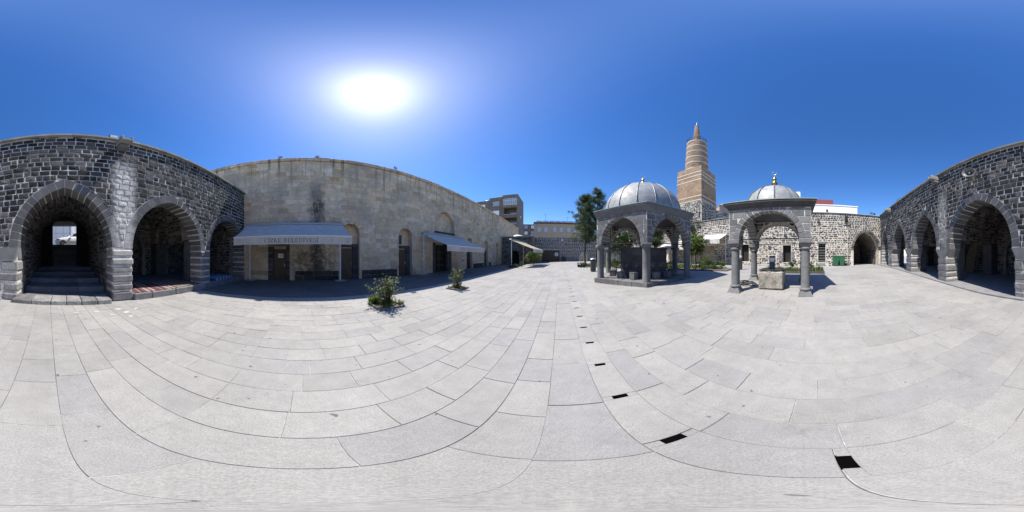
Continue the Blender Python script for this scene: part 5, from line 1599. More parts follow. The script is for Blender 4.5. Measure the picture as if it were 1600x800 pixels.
ringroof(well, 'lead_roof', [rp(hS - .3, zt2 + .222), rp(e1 + .02, zt2 + .222), rp(e1 + .02, zt2 + .25), rp(.82, zt2 + .32)], plain_mat('green_lead', (.24, .32, .28), .5, .3))
lead_dome(well, 1.16, zt2 + .25, 1.06, 12, [0, PI / 2 - .03], rot=R_(8))
gilded_finial(well, zt2 + .25 + 1.05, .86)
mb = MB(); mb.lathe([(1.135, zt2 + .0), (1.13, zt2 + .3), (.95, zt2 + .75), (.5, zt2 + 1.12), (.02, zt2 + 1.2)], 20); obj('inner_vault', mb, M_RUB, well)
# well head
wp = at(1207, 6.25)
wl = thing('stone_well', 'weathered stone well block with a dark metal lid under the small canopy', 'well', (wp.x, wp.y, gz(wp.x) - .01), krz)
mb = MB(); mb.bbox(-.46, .46, -.44, .44, 0, .66, .05); o = obj('well_block', mb, stone_mat('weathered_limestone', [(0, (.36, .34, .30)), (1, (.38, .36, .32))], bscale=2.2, fscale=25, bs=1, bd=.03, blotch=.7, pits=(.10, .10, .09)), wl)
bm = bmesh.new(); bm.from_mesh(o.data); bmesh.ops.subdivide_edges(bm, edges=bm.edges, cuts=6, use_grid_fill=True)
for v in bm.verts: v.co += Vector((noise.noise(v.co * 3), noise.noise(v.co * 3 + Vector((9, 0, 0))), noise.noise(v.co * 3 + Vector((0, 9, 0))) * .6)) * .035
bm.to_mesh(o.data); bm.free()
mb = MB(); mb.bbox(-.44, .42, -.42, .40, .685, .725, .012); obj('lid', mb, M_BLACK, wl)
mb = MB(); mb.tube([(-.15, -.43, .705), (-.15, -.47, .69), (.0, -.47, .69), (.0, -.43, .705)], .012, 6); obj('lid_handle', mb, M_BLACK, wl)
can = thing('metal_canister', 'blue grey metal cylinder with a white paper wrap standing on the well lid', 'canister', wmat(wl) @ Vector((-.02, .05, .728)), krz)
mb = MB(); mb.lathe([(.115, 0), (.118, .02), (.112, .03), (.112, .46), (.12, .47), (.12, .49), (.06, .5), (0, .5)], 20); o = obj('body', mb, plain_mat('blue_grey_metal', (.10, .14, .18), .35, .4), can); smooth_by_angle(o)
mb = MB(); mb.lathe([(.1145, .28), (.1145, .42)], 20, a0=R_(150), a1=R_(330)); obj('paper_wrap', mb, M_WHITE, can)
# coiled hose
hp = at(1166, 6.75); hose = thing('hose_coil', 'black hose lying in a loose coil beside the well block', 'hose', (hp.x, hp.y, gz(hp.x)))
mb = MB(); pts = []
for k in range(130):
    a = k * .21; rr = .30 + .09 * math.sin(k * .37) + .05 * math.sin(k * .11)
    pts.append((rr * 1.15 * math.cos(a), rr * math.sin(a), .03 + .0006 * k + .012 * math.sin(k * .9)))
mb.tube(pts, .016, 6); obj('coil', mb, M_BLACK, hose)
mb = MB(); mb.tube([(.35, .1, .03), (.55, .0, .03), (.7, -.15, .03)], .015, 6); mb.tube([(.7, -.15, .03), (.76, -.2, .035)], .024, 8); obj('nozzle', mb, M_GREYP, hose)
# ------------------------------------------------------------------ lettering (serif strokes) and awnings
def letter_strokes(ch):
    T, t = .15, .06     # thick, thin
    V = lambda x, w=T, y0=0, y1=1: ('q', (x, y0), (x + w, y0), (x + w, y1), (x, y1))
    Hh = lambda x0, x1, y, w=t: ('q', (x0, y), (x1, y), (x1, y + w), (x0, y + w))
    Sr = lambda x, w=T: [Hh(x - .07, x + w + .07, 0, .05), Hh(x - .07, x + w + .07, .95, .05)]
    tick = lambda x, y0, y1: ('q', (x, y0), (x + .05, y0), (x + .05, y1), (x, y1))
    arc = lambda cx, cy, rx, ry, a0, a1, w0=t, w1=T: ('a', cx, cy, rx, ry, a0, a1, w0, w1)
    if ch in 'Iİ':
        s = [V(.09)] + Sr(.09)
        if ch == 'İ': s.append(('q', (.09, 1.1), (.24, 1.1), (.24, 1.25), (.09, 1.25)))
        return s, .33
    if ch == 'C': return [arc(.42, .5, .40, .52, 40, 320), tick(.70, .70, .98), tick(.70, .05, .22)], .80
    if ch == 'Z': return [Hh(.05, .68, .94), Hh(.03, .70, 0), ('d', (.05, .06), (.52, .94), .17), tick(.04, .72, .98), tick(.66, .02, .28)], .74
    if ch == 'R': return [V(.09), *Sr(.09), arc(.30, .74, .28, .26, -90, 90), Hh(.2, .35, .94), Hh(.2, .35, .48), ('d', (.62, .0), (.30, .5), .17), Hh(.6, .86, 0, .05)], .86
    if ch == 'E': return [V(.09), *Sr(.09), Hh(.2, .64, .94), Hh(.2, .55, .48), Hh(.2, .68, 0), tick(.60, .74, .98), tick(.64, .02, .26), tick(.52, .40, .62)], .74
    if ch == 'B': return [V(.09), *Sr(.09), arc(.30, .74, .27, .26, -90, 90), arc(.30, .27, .33, .27, -90, 90), Hh(.2, .35, .94), Hh(.2, .35, .485), Hh(.2, .35, 0)], .72
    if ch == 'L': return [V(.09), *Sr(.09), Hh(.2, .64, 0), tick(.62, .02, .28)], .70
    if ch == 'D': return [V(.09), *Sr(.09), arc(.30, .5, .46, .5, -90, 90), Hh(.2, .35, .94), Hh(.2, .35, 0)], .84
    if ch == 'Y': return [V(.34, T, 0, .5), Hh(.25, .58, 0, .05), ('d', (.36, .45), (.06, .97), .15), ('d', (.44, .45), (.70, .97), .07), Hh(-.02, .26, .95, .05), Hh(.58, .84, .95, .05)], .82
    if ch == 'S': return [arc(.34, .74, .25, .26, 30, 270, t, .12), arc(.34, .27, .27, .27, -150, 90, t, .14), tick(.56, .74, .98), tick(.06, .02, .26)], .66
    return [], .42
def text_polys(txt, h):
    out = []; x = 0
    for ci, ch in enumerate(txt):
        st, adv = letter_strokes(ch)
        for s in st:
            if s[0] == 'q': out.append([(x + p[0] * h, p[1] * h) for p in s[1:]])
            elif s[0] == 'd':
                (a, b), (c, d), w = s[1:]
                out.append([(x + a * h, b * h), (x + (a + w) * h, b * h), (x + (c + w) * h, d * h), (x + c * h, d * h)])
            else:
                _, cx, cy, rx, ry, a0, a1, w0, w1 = s; n = 14
                for i in range(n):
                    ps = []
                    for q in (i, i + 1):
                        f = q / n; a = R_(a0 + (a1 - a0) * f); w = w0 + (w1 - w0) * math.sin(PI * f)
                        ps.append(((x + (cx + rx * math.cos(a)) * h, (cy + ry * math.sin(a)) * h), (x + (cx + (rx - w) * math.cos(a)) * h, (cy + (ry - w * .5) * math.sin(a)) * h)))
                    p = [ps[0][0], ps[1][0], ps[1][1], ps[0][1]]
                    if area(p) < 0: p = p[::-1]
                    out.append(p)
        x += (adv + .10) * h
    return out, x
def fabric_mat(name, col):
    m, nt, b = new_mat(name)
    p = posn(nt)
    c = mixc(nt, col, ramp(nt, [(.3, .85), (.7, 1.06)], noi(nt, p, 2.5, 5, .65)), 1.0, 'MULTIPLY')
    nt.links.new(c, b.inputs['Base Color']); b.inputs['Roughness'].default_value = .85
    tr = nd(nt, 'ShaderNodeBsdfTranslucent'); nt.links.new(c, tr.inputs['Color'])
    ms = nd(nt, 'ShaderNodeMixShader', Fac=.25); nt.links.new(b.outputs[0], ms.inputs[1]); nt.links.new(tr.outputs[0], ms.inputs[2])
    nt.links.new(ms.outputs[0], nt.nodes['Material Output'].inputs['Surface'])
    bump(nt, b, noi(nt, p, 3, 4), .4, .05)
    return m
M_FAB = fabric_mat('white_canvas', (.76, .72, .65)); M_FABT = fabric_mat('tan_canvas', (.62, .52, .38))
M_LET = plain_mat('grey_lettering', (.16, .165, .18), .8); M_LETP = plain_mat('faded_lettering', (.45, .46, .48), .8)
def awning(label, loc, rz, L, proj, ztop, zfront, drop, posts=(.12, .92), text=True, fab=None, let=None, postz=0, woodpost=False, gfun=None):
    """local x along the case, y = 0 at the posts, canvas falls towards -y"""
    t = thing('awning', label, 'awning', loc, rz, 'awnings lettered along their front flap')
    fab = fab or M_FAB
    mb = MB(); mb.bbox(0, L, .02, .36, ztop + .02, ztop + .16, .03); obj('case', mb, M_GREYP, t)
    mb = MB(); mb.bbox(.05, L - .05, -.02, .10, ztop - .10, ztop - .0, .02); obj('roller', mb, M_WHITE, t)
    mb = MB(); n, m = 24, 8; vs = []; fs = []
    for j in range(m + 1):
        f = j / m
        for i in range(n + 1):
            x = .08 + (L - .16) * i / n
            z = ztop + (zfront - ztop) * f - .05 * math.sin(PI * f) + .006 * math.sin(i * 2.1) - .022 * math.sin(PI * f) * abs(math.sin(PI * i * 6 / n))
            vs.append((x, -proj * f, z))
    k0 = len(vs)
    for i in range(n + 1):
        x = .08 + (L - .16) * i / n; vs.append((x, -proj - .01 + .012 * math.sin(i * 1.7), zfront - drop))
    for j in range(m):
        for i in range(n): fs.append((j * (n + 1) + i, (j + 1) * (n + 1) + i, (j + 1) * (n + 1) + i + 1, j * (n + 1) + i + 1))
    mb.add(vs[:k0], fs); obj('canopy', mb, fab, t, smooth=True)
    for q in range(1, 6):
        x = .08 + (L - .16) * q / 6; pts = []
        for j in range(m + 1):
            f = j / m; pts.append((x, -proj * f, ztop + (zfront - ztop) * f - .05 * math.sin(PI * f) + .006 * math.sin(q * 4 * 2.1) + .002))
        mb = MB(); mb.tube(pts, .007, 5); obj('fabric_seam', mb, fab, t)
    mb = MB(); mb.add(vs[k0 - n - 1:], [(i, n + 1 + i, n + 2 + i, i + 1) for i in range(n)]); val = obj('valance', mb, M_FAB, t, smooth=True)
    mb = MB(); mb.tube([(.06, -proj, zfront), (L - .06, -proj, zfront)], .035, 8); obj('front_bar', mb, M_WHITE, t)
    for x in (.7, L - .7):
        mb = MB(); mb.tube([(x, .05, ztop - .05), (x + (.5 if x < L / 2 else -.5), -proj * .5, (ztop + zfront) / 2 - .1), (x, -proj + .05, zfront - .03)], .025, 6); obj('folding_arm', mb, M_GREYP, t)
    for i, f in enumerate(posts):
        x = L * f
        g = (gfun(x) if gfun else postz)
        mb = MB(); mb.tube([(x, .18, g + .06), (x, .18, ztop + .02)], .045, 10); p = obj('post', mb, M_WOOD if (woodpost and i) else M_WHITE, t)
        mb = MB(); mb.bbox(x - .36, x + .36, -.12, .52, g + .03, g + .065, .01); mb.lathe([(.10, g + .066), (.09, g + .09), (.05, g + .11)], 12, c=(x, .18, 0)); obj('base_plate', mb, M_GREYP, p)
        for sx in (-.28, .28):
            for sy in (-.06, .44):
                mb = MB(); mb.lathe([(.035, g - .01), (.03, g + .03)], 8, c=(x + sx, sy, 0)); obj('foot', mb, M_BLACK, p)
    if text:
        h = drop * .50
        txt = 'CİZRE BELEDİYESİ'; w = sum(text_polys(ch, h)[1] for ch in txt) * 1.06
        x0 = L * .5 - w / 2; z0 = zfront - drop * .80
        for ch in txt:
            pl, adv = text_polys(ch, h)
            if pl:
                mb = MB()
                for q in pl: mb.face([(x0 + px * 1.06, -proj - .026, z0 + pz) for px, pz in q])
                obj('letter', mb, let or M_LET, t, origin=(x0, -proj, z0))
            x0 += adv * 1.06
        for cx in (L * .06, L * .955):
            mb = MB(); cz = zfront - drop * .5; R0 = drop * .30
            for k in range(20):
                a0, a1 = 2 * PI * k / 20, 2 * PI * (k + 1) / 20
                mb.face([(cx + R0 * math.cos(a0), -proj - .027, cz + R0 * math.sin(a0)), (cx + R0 * math.cos(a1), -proj - .027, cz + R0 * math.sin(a1)), (cx + R0 * .82 * math.cos(a1), -proj - .027, cz + R0 * .82 * math.sin(a1)), (cx + R0 * .82 * math.cos(a0), -proj - .027, cz + R0 * .82 * math.sin(a0))])
            for k in range(8):
                a = 2 * PI * k / 8; b = a + .3
                mb.face([(cx + R0 * .2 * math.cos(a), -proj - .028, cz + R0 * .2 * math.sin(a)), (cx + R0 * .65 * math.cos(a), -proj - .028, cz + R0 * .65 * math.sin(a)), (cx + R0 * .65 * math.cos(b), -proj - .028, cz + R0 * .65 * math.sin(b)), (cx + R0 * .2 * math.cos(b), -proj - .028, cz + R0 * .2 * math.sin(b))])
            obj('emblem', mb, M_LETP, t)
    return t
pv = -.75
awning('long white awning on two posts before the brown door with the paper notice', FM.w(-3.85, pv, 0), FM.rz, 6.4, 1.95, 3.52, 2.58, .43, (.045, .965), postz=-.10)
awning('white awning with faded lettering sheltering the arched portal', FM.w(9.15, pv, 0), FM.rz, 6.3, 2.5, 3.42, 2.36, .44, (.03, .93), let=M_LETP, postz=-.09)
# awning over the end planter, its case running along the paving
P0_ = at(801, 21.4); P1_ = at(819.5, 25.4)
dd = (P1_ - P0_); dd.z = 0; Ld = dd.length; dd.normalize()
aw3 = awning('tan canvas awning over the yard planter, seen end on with its flap to the right', (P0_.x - dd.x * .3, P0_.y - dd.y * .3, 0), math.atan2(dd.y, dd.x), Ld + .6, 2.9, 3.62, 2.45, .42, (.065, .935), fab=M_FABT, let=M_LETP, postz=0.0, woodpost=True)
# awnings on the side wall
awning('white awning on the rubble wall left of the small canopy, behind the garden', FR.w(FR.u(1076), -.5, 0), FR.rz, 6.2, 1.6, FR.z(1110, 367, 15.9), FR.z(1110, 374.5, 14.4), .45, (.05, .95), postz=.53)
awning('white awning half hidden behind the fountain kiosk and the tree', FR.w(-19.4, -.5, 0), FR.rz, 6.2, 1.6, 3.4, 2.75, .4, (.05, .95), postz=.53)

# ------------------------------------------------------------------ plants
def leaves(mb, c, rad, n, size, r, squash=1.0, flat=.5, tone=(0, 1)):
    c = Vector(c)
    for _ in range(n):
        d = Vector((r.gauss(0, 1), r.gauss(0, 1), r.gauss(0, 1))).normalized() * (r.random() ** .45)
        p = c + Vector((d.x * rad, d.y * rad, d.z * rad * squash))
        leaf(mb, p, size * r.uniform(.6, 1.3), r, flat, r.uniform(*tone))
def leaf(mb, p, s, r, flat=.5, tone=.5):
    a = r.uniform(0, 2 * PI); t = Vector((math.cos(a), math.sin(a), r.uniform(-.6, .5))).normalized()
    n = Vector((r.gauss(0, flat), r.gauss(0, flat), 1)).normalized()
    b = t.cross(n).normalized() * s * .36; t = t * s; dn = n * s * .14
    mb.add([p - t * .5, p - b + dn, p + t * .5 , p + b + dn], ((0, 1, 2), (0, 2, 3)), tone)
L_ROSE = leaf_mat('rose_leaf', [(0, (.04, .07, .02)), (.55, (.09, .135, .035)), (.8, (.20, .23, .06)), (1, (.36, .33, .11))])
L_SHRUB = leaf_mat('shrub_leaf', [(0, (.05, .09, .015)), (.6, (.12, .19, .03)), (1, (.24, .30, .07))])
L_TREE = leaf_mat('tree_leaf', [(0, (.03, .055, .015)), (.6, (.075, .12, .03)), (1, (.16, .21, .06))])
L_OLIVE = leaf_mat('olive_leaf', [(0, (.045, .06, .035)), (.6, (.09, .11, .065)), (1, (.17, .19, .12))])
L_PINE = leaf_mat('pine_needle', [(0, (.035, .06, .025)), (.6, (.08, .12, .045)), (1, (.18, .23, .10))], .4)
L_GRASS = leaf_mat('grass_blade', [(0, (.06, .10, .02)), (.6, (.13, .20, .035)), (1, (.24, .28, .08))], .4)

def rose_bush(label, P, h, w, nst, seed, leafn=1.0):
    r = random.Random(seed)
    t = thing('rose_bush', label, 'bush', (P.x, P.y, P.z + .01), 0)
    st = MB(); lf = MB()
    for k in range(nst):
        a = r.uniform(0, 2 * PI); sp_ = w * r.uniform(.15, 1.0) * .5; hh = h * r.uniform(.45, 1.0) * (1 - .25 * sp_ / w)
        b = Vector((r.uniform(-.12, .12), r.uniform(-.12, .12), .0))
        tip = b + Vector((sp_ * math.cos(a), sp_ * math.sin(a), hh))
        m = (b + tip) / 2 + Vector((r.uniform(-.06, .06), r.uniform(-.06, .06), .08 * hh))
        pts = [b, b.lerp(m, .5), m, m.lerp(tip, .55), tip]
        st.tube(pts, [.010, .009, .007, .005, .003], 5)
        for i in range(int(30 * leafn)):
            f = r.uniform(.12, 1.0) ** .8
            q = pts[min(3, int(f * 4))].lerp(pts[min(4, int(f * 4) + 1)], f * 4 % 1)
            q = q + Vector((r.gauss(0, .05), r.gauss(0, .05), r.gauss(0, .045)))
            leaf(lf, q, r.uniform(.045, .085), r, .7, min(1, max(0, r.gauss(.35 + .45 * max(0, f - .7) / .3 * r.random(), .18))))
    obj('stem', st, M_TRUNK, t); obj('leaves', lf, L_ROSE, t)
    fl = MB()
    for k in range(5):
        a = r.uniform(0, 2 * PI); q = Vector((w * .4 * math.cos(a), w * .4 * math.sin(a), h * r.uniform(.5, .95)))
        for _ in range(9): leaf(fl, q + Vector((r.gauss(0, .012), r.gauss(0, .012), r.gauss(0, .012))), .045, r, 1.0, .9)
    obj('faded_bloom', fl, plain_mat('faded_petal', (.42, .33, .22), .8), t, kind='stuff')
    return t
def tuft(mb, c, rad, n, h, r, lean=.5):
    for _ in range(n):
        a = r.uniform(0, 2 * PI); d = rad * math.sqrt(r.random())
        p = Vector(c) + Vector((d * math.cos(a), d * math.sin(a), 0))
        hh = h * r.uniform(.4, 1.15); b = r.uniform(0, 2 * PI); w = hh * .045 + .004
        e = Vector((math.cos(b), math.sin(b), 0)) * hh * r.uniform(.05, lean)
        s = Vector((-math.sin(b), math.cos(b), 0)) * w
        m = p + e * .35 + Vector((0, 0, hh * .6)); tp = p + e + Vector((0, 0, hh))
        mb.add([p - s, p + s, m + s * .7, m - s * .7, tp], ((0, 1, 2, 3), (3, 2, 4)), r.random())
def planter(label, P, half, seed):
    r = random.Random(seed)
    t = thing('kerb_planter', label, 'planter', (P.x, P.y, P.z), -AX)
    w = half + .07
    for (x0, x1, y0, y1) in ((-w, w, -w, -half), (-w, w, half, w), (-w, -half, -half, half), (half, w, -half, half)):
        mb = MB(); mb.bbox(x0 + .003, x1 - .003, y0 + .003, y1 - .003, -.1, .055 + r.uniform(0, .012), .012, r.random()); obj('kerb', mb, M_PIER, t, origin=(x0, y0, 0))
    mb = MB(); mb.box(-half, half, -half, half, -.15, .012); obj('soil', mb, M_SOIL, t)
    return t
planter('square kerb bed of the larger rose bush near the camera', PLANT1, .36, 1)
planter('square kerb bed of the rose bush before the arched portal', PLANT2, .33, 2)
rose_bush('large rose bush with pale tips in the nearest kerb bed', PLANT1, 1.02, 1.02, 26, 5, 1.4)
rose_bush('slimmer rose bush in the kerb bed before the portal', PLANT2, 1.08, .78, 17, 6, 1.4)
mb = MB(); r = random.Random(8)
for P, h in ((PLANT1, .36), (PLANT2, .33)):
    for _ in range(16 if h > .35 else 10):
        q = Vector((P.x, P.y, P.z)) + Vector((r.uniform(-h, h), r.uniform(-h, h), .01)); tuft(mb, q, .09, 26, .2, r, .8)
    if h > .35:
        for _ in range(12): tuft(mb, Vector((P.x, P.y, P.z)) + AP * (-.32 + r.uniform(-.12, .1)) - AS * r.uniform(-.1, .35), .1, 40, .26, r, .9)
o = obj('planter_weeds', mb, L_GRASS, kind='stuff'); o['label'] = 'green weeds and grass tufts round the rose bushes'

# garden beds with grass
def bed(name, label, poly, mat, h=.10, base=None):
    t = thing(name, label, 'garden bed', (poly[0][0], poly[0][1], 0))
    o = Vector(poly[0] + (0,))
    n = len(poly)
    mb = MB(); vs = [(x - o.x, y - o.y, gz(x) + .05) for x, y in poly]
    mb.face(vs); so = obj('soil', mb, M_SOIL, t); fix_normals(so)
    if so.data.polygons[0].normal.z < 0: so.data.flip_normals()
    for (a, b), (c, d) in zip(poly, poly[1:] + poly[:1]):
        A, B = Vector((a, b, 0)), Vector((c, d, 0)); L = (B - A).length; m = max(1, int(L / .9)); e = (B - A).normalized(); s = Vector((-e.y, e.x, 0)) * .06
        for i in range(m):
            p, q = A.lerp(B, i / m) + e * .004, A.lerp(B, (i + 1) / m) - e * .004
            z = gz((p.x + q.x) / 2); mb = MB()
            mb.prism([((p - s - o).x, (p - s - o).y), ((q - s - o).x, (q - s - o).y), ((q + s - o).x, (q + s - o).y), ((p + s - o).x, (p + s - o).y)], z - .1, z + h, r.random())
            ob = obj('kerb', mb, mat, t, origin=(p.x - o.x, p.y - o.y, z)); fix_normals(ob)
    return t
bed('garden_bed', 'long grassy garden bed with kerb between the fountain kiosk and the side wall', BED1, M_PIER)
c2 = at(1287, 9.9); c3 = at(1196, 10.2)
e2 = (c3 - c2); e2.z = 0; e2.normalize(); nn = Vector((e2.y, -e2.x, 0))
if nn.dot(Vector((1, 0, 0))) < 0: nn = -nn
BED2 = [(c2.x, c2.y), (c2.x + nn.x * 1.0, c2.y + nn.y * 1.0), (c3.x + nn.x * 1.0, c3.y + nn.y * 1.0), (c3.x, c3.y)]
bed('garden_bed', 'narrow dark kerbed bed of grass behind the well block', BED2, M_DKSTONE, .16)
mb = MB(); r = random.Random(15)
n = 0
while n < 5200:
    x, y = r.uniform(7, 19.5), r.uniform(2.7, 25)
    if not in_poly(x, y, BED1): continue
    n += 1
    if noise.noise(Vector((x * .5, y * .5, 0))) < -.25: continue
    tuft(mb, (x, y, gz(x) + .05), .14, 5, .24 + .14 * noise.noise(Vector((x, y, 3))), r)
for i in range(330):
    f = r.random(); g = r.uniform(.12, .9); x, y = c2.x + (c3.x - c2.x) * f + nn.x * g, c2.y + (c3.y - c2.y) * f + nn.y * g
    tuft(mb, (x, y, gz(x) + .05), .1, 8, .25 + .25 * abs(noise.noise(Vector((x * 2, y * 2, 0)))), r)
o = obj('grass', mb, L_GRASS, kind='stuff'); o['label'] = 'sunlit green grass in the garden beds'

def pine(label, P, H, w, seed, crown0=.33, lean=0):
    r = random.Random(seed)
    t = thing('pine_tree', label, 'tree', (P.x, P.y, P.z + .03), 0, 'pine trees in the garden bed')
    tr = MB(); pts = [Vector((lean * (k / 7) ** 2 + .08 * math.sin(k * 1.7 + seed), .06 * math.cos(k * 1.3), H * k / 7)) for k in range(8)]
    tr.tube(pts, [.13 - .015 * k for k in range(8)], 9); obj('trunk', tr, M_TRUNK, t)
    br = MB(); nd_ = MB()
    ax = lambda z: pts[min(6, int(z / H * 7))].lerp(pts[min(7, int(z / H * 7) + 1)], z / H * 7 % 1)
    nb = 62
    for k in range(nb):
        f = crown0 + (1 - crown0) * (k + r.random()) / nb
        z = H * f; a = k * 2.4 + r.uniform(-.5, .5)
        tt = (f - crown0) / (1 - crown0)
        prof = min(1, .55 + 2.2 * tt) * (1 - tt) ** .62 + .05
        L = w * prof * r.uniform(.5, 1.3)
        b = ax(z); e = b + Vector((math.cos(a) * L, math.sin(a) * L, L * r.uniform(.15, .75)))
        br.tube([b, b.lerp(e, .5) + Vector((0, 0, -.05 * L)), e], [.035, .022, .01], 5)
        for j in range(5):
            q = b.lerp(e, .35 + .68 * j / 4) + Vector((r.gauss(0, .14), r.gauss(0, .14), r.gauss(0, .12)))
            s = r.uniform(.22, .42)
            for _ in range(60):
                d = Vector((r.gauss(0, 1), r.gauss(0, 1), r.gauss(.35, 1))).normalized()
                p0 = q + Vector((r.gauss(0, s * .35), r.gauss(0, s * .35), r.gauss(0, s * .35))); p1 = p0 + d * s * r.uniform(.5, 1.0)
                sd = d.cross(Vector((r.gauss(0, 1), r.gauss(0, 1), r.gauss(0, 1)))).normalized() * .022
                nd_.add([p0 - sd, p0 + sd, p1], ((0, 1, 2),), min(1, max(0, r.gauss(.5, .22))))
    obj('limb', br, M_TRUNK, t); obj('crown', nd_, L_PINE, t)
def tree(name, label, P, H, w, seed, mat, trunk_h, nclump, lsize, per, thick=.09, squash=.8, cat='tree', group=None, forks=5):
    r = random.Random(seed)
    t = thing(name, label, cat, (P.x, P.y, P.z + .03), 0, group)
    tr = MB(); top_ = Vector((r.uniform(-.15, .15), r.uniform(-.15, .15), trunk_h))
    tr.tube([(0, 0, 0), top_ * .5 + Vector((.04, .02, 0)), top_], [thick, thick * .85, thick * .7], 9); obj('trunk', tr, M_TRUNK, t)
    br = MB(); lf = MB(); ends = []
    for k in range(forks):
        a = 2 * PI * k / forks + r.uniform(-.4, .4); e = top_ + Vector((math.cos(a) * w * .5 * r.uniform(.4, 1), math.sin(a) * w * .5 * r.uniform(.4, 1), (H - trunk_h) * r.uniform(.35, .85)))
        br.tube([top_, top_.lerp(e, .5) + Vector((0, 0, .1)), e], [thick * .6, thick * .4, thick * .15], 6); ends.append(e)
    obj('limb', br, M_TRUNK, t)
    cz = (H + trunk_h) / 2
    for k in range(nclump):
        d = Vector((r.gauss(0, 1), r.gauss(0, 1), r.gauss(0, 1))).normalized() * (r.random() ** .4)
        c = Vector((top_.x + d.x * w * .5, top_.y + d.y * w * .5, cz + d.z * (H - trunk_h) * .5))
        leaves(lf, c, w * r.uniform(.09, .19), per, lsize, r, squash, .8, (max(0, r.uniform(-.2, .5)), r.uniform(.6, 1)))
    obj('crown', lf, mat, t)
    return t
pine('dark pine tree with a bare trunk left of the fountain kiosk', at(914.5, 20.5), 8.9, 2.15, 3, .29)
pine('taller pine tree standing just behind the first one', at(932.5, 22.5), 10.6, 2.15, 4, .29, .1)
pine('pine seen through the right arch of the fountain kiosk', at(1023, 22.0), 5.4, 1.5, 6, .4)
tree('blossom_tree', 'dark leafy tree with pale flowers seen through the left arch of the fountain kiosk', at(973, 15.5), 4.1, 3.6, 11, L_TREE, 1.2, 130, .16, 46)
tree('olive_tree', 'grey green olive tree behind the fountain kiosk near the minaret foot', at(1080, 17.0), 5.4, 2.3, 12, L_OLIVE, 1.8, 110, .14, 46)
tree('young_tree', 'bright green young tree with twin stems right of the fountain kiosk', at(1088, 14.0), 3.0, 1.9, 13, L_SHRUB, 1.0, 90, .14, 42, .05)
tree('laurel_bush', 'round yellow green bush beneath the tan awning', at(834, 25.5), 2.05, 2.5, 14, L_SHRUB, .25, 70, .16, 40, .06, .8, 'bush')
fl = MB(); r = random.Random(19)
bt = [o for o in bpy.data.objects if o.name == 'blossom_tree'][0]
for k in range(130):
    d = Vector((r.gauss(0, 1), r.gauss(0, 1), r.gauss(0, 1))).normalized(); c = Vector((d.x * 1.8, d.y * 1.8, 2.65 + d.z * 1.4))
    for _ in range(5): leaf(fl, c + Vector((r.gauss(0, .04), r.gauss(0, .04), r.gauss(0, .04))), .11, r, 1.0, .8)
obj('blossom', fl, plain_mat('pale_blossom', (.62, .60, .50), .8), bt, kind='stuff')
# low plants under the awning, in the bed by the wall
for i, (x, d, h, w, lab) in enumerate(((806, 21.3, .5, .9, 'low sprawling plant at the foot of the grey awning post'), (815, 23.0, .7, .7, 'low plant with yellow tips between the awning posts'),
                                      (797, 20.8, .3, .8, 'dry looking ground plant left of the grey awning post'),
                                      (1100, 12.6, 1.0, .9, 'feathery green shrub in the grass right of the young tree'), (1118, 12.3, .85, .9, 'leafy shrub in the grass before the wall awning'),
                                      (1127, 13.4, .6, .7, 'low shrub near the kerb end of the garden bed'), (961, 15.0, .8, .9, 'grassy shrub behind the left columns of the fountain'),
                                      (1046, 12.2, .7, .9, 'low green shrub seen between the right columns of the fountain kiosk'), (1109, 14.2, .9, 1.1, 'wide dark shrub behind the feathery one, before the wall benches'), (949, 16.2, .7, 1.0, 'bright low shrub beside the litter bin in the grass'),
                                      (1237, 10.6, .75, .6, 'wispy yellow flowered plant behind the well block'), (1265, 10.5, .65, .6, 'bushy green plant behind the front right canopy column'))):
    tree('garden_shrub', lab, at(x, d), h, w, 60 + i, L_SHRUB if i % 2 else L_TREE, .06, 22, .09, 22, .02, .8, 'shrub', 'shrubs in the garden beds', 4)
tree('roof_weed', 'small green weed growing on the roof edge of the arcade', Vector((0, 0, 0)) + FW.w(FW.u(1401 - 1600), .2, topW(-12.5) + .06), .55, .35, 77, L_SHRUB, .1, 8, .07, 16, .012, .9, 'weed', None, 3)
tree('roof_weed', 'green weed sprouting above the round tunnel arch', FR.w(FR.u(1364), .3, topR(5) + .05), .5, .7, 78, L_SHRUB, .08, 12, .09, 18, .012, .8, 'weed', None, 3)

# ------------------------------------------------------------------ smaller things in the yard
def kilim_mat(name, stops, ang, scale):
    m, nt, b = new_mat(name)
    tc = nd(nt, 'ShaderNodeTexCoord'); mp = nd(nt, 'ShaderNodeMapping'); mp.inputs['Rotation'].default_value = (0, 0, ang); mp.inputs['Scale'].default_value = (scale, scale, scale)
    nt.links.new(tc.outputs['Object'], mp.inputs['Vector'])
    sep = nd(nt, 'ShaderNodeSeparateXYZ'); nt.links.new(mp.outputs[0], sep.inputs[0])
    fr = math_(nt, 'FRACT', sep.outputs['X'])
    rp_ = nt.nodes.new('ShaderNodeValToRGB'); rp_.color_ramp.interpolation = 'CONSTANT'
    e = rp_.color_ramp.elements
    while len(e) < len(stops): e.new(.5)
    for q, (p, c) in zip(e, stops): q.position = p; q.color = (*c, 1)
    nt.links.new(fr, rp_.inputs['Fac'])
    p = posn(nt)
    c = mixc(nt, rp_.outputs['Color'], ramp(nt, [(.3, .75), (.7, 1.1)], noi(nt, p, 25, 4)), 1.0, 'MULTIPLY')
    nt.links.new(c, b.inputs['Base Color']); b.inputs['Roughness'].default_value = .95
    bump(nt, b, noi(nt, p, 90, 3), .5, .006)
    return m
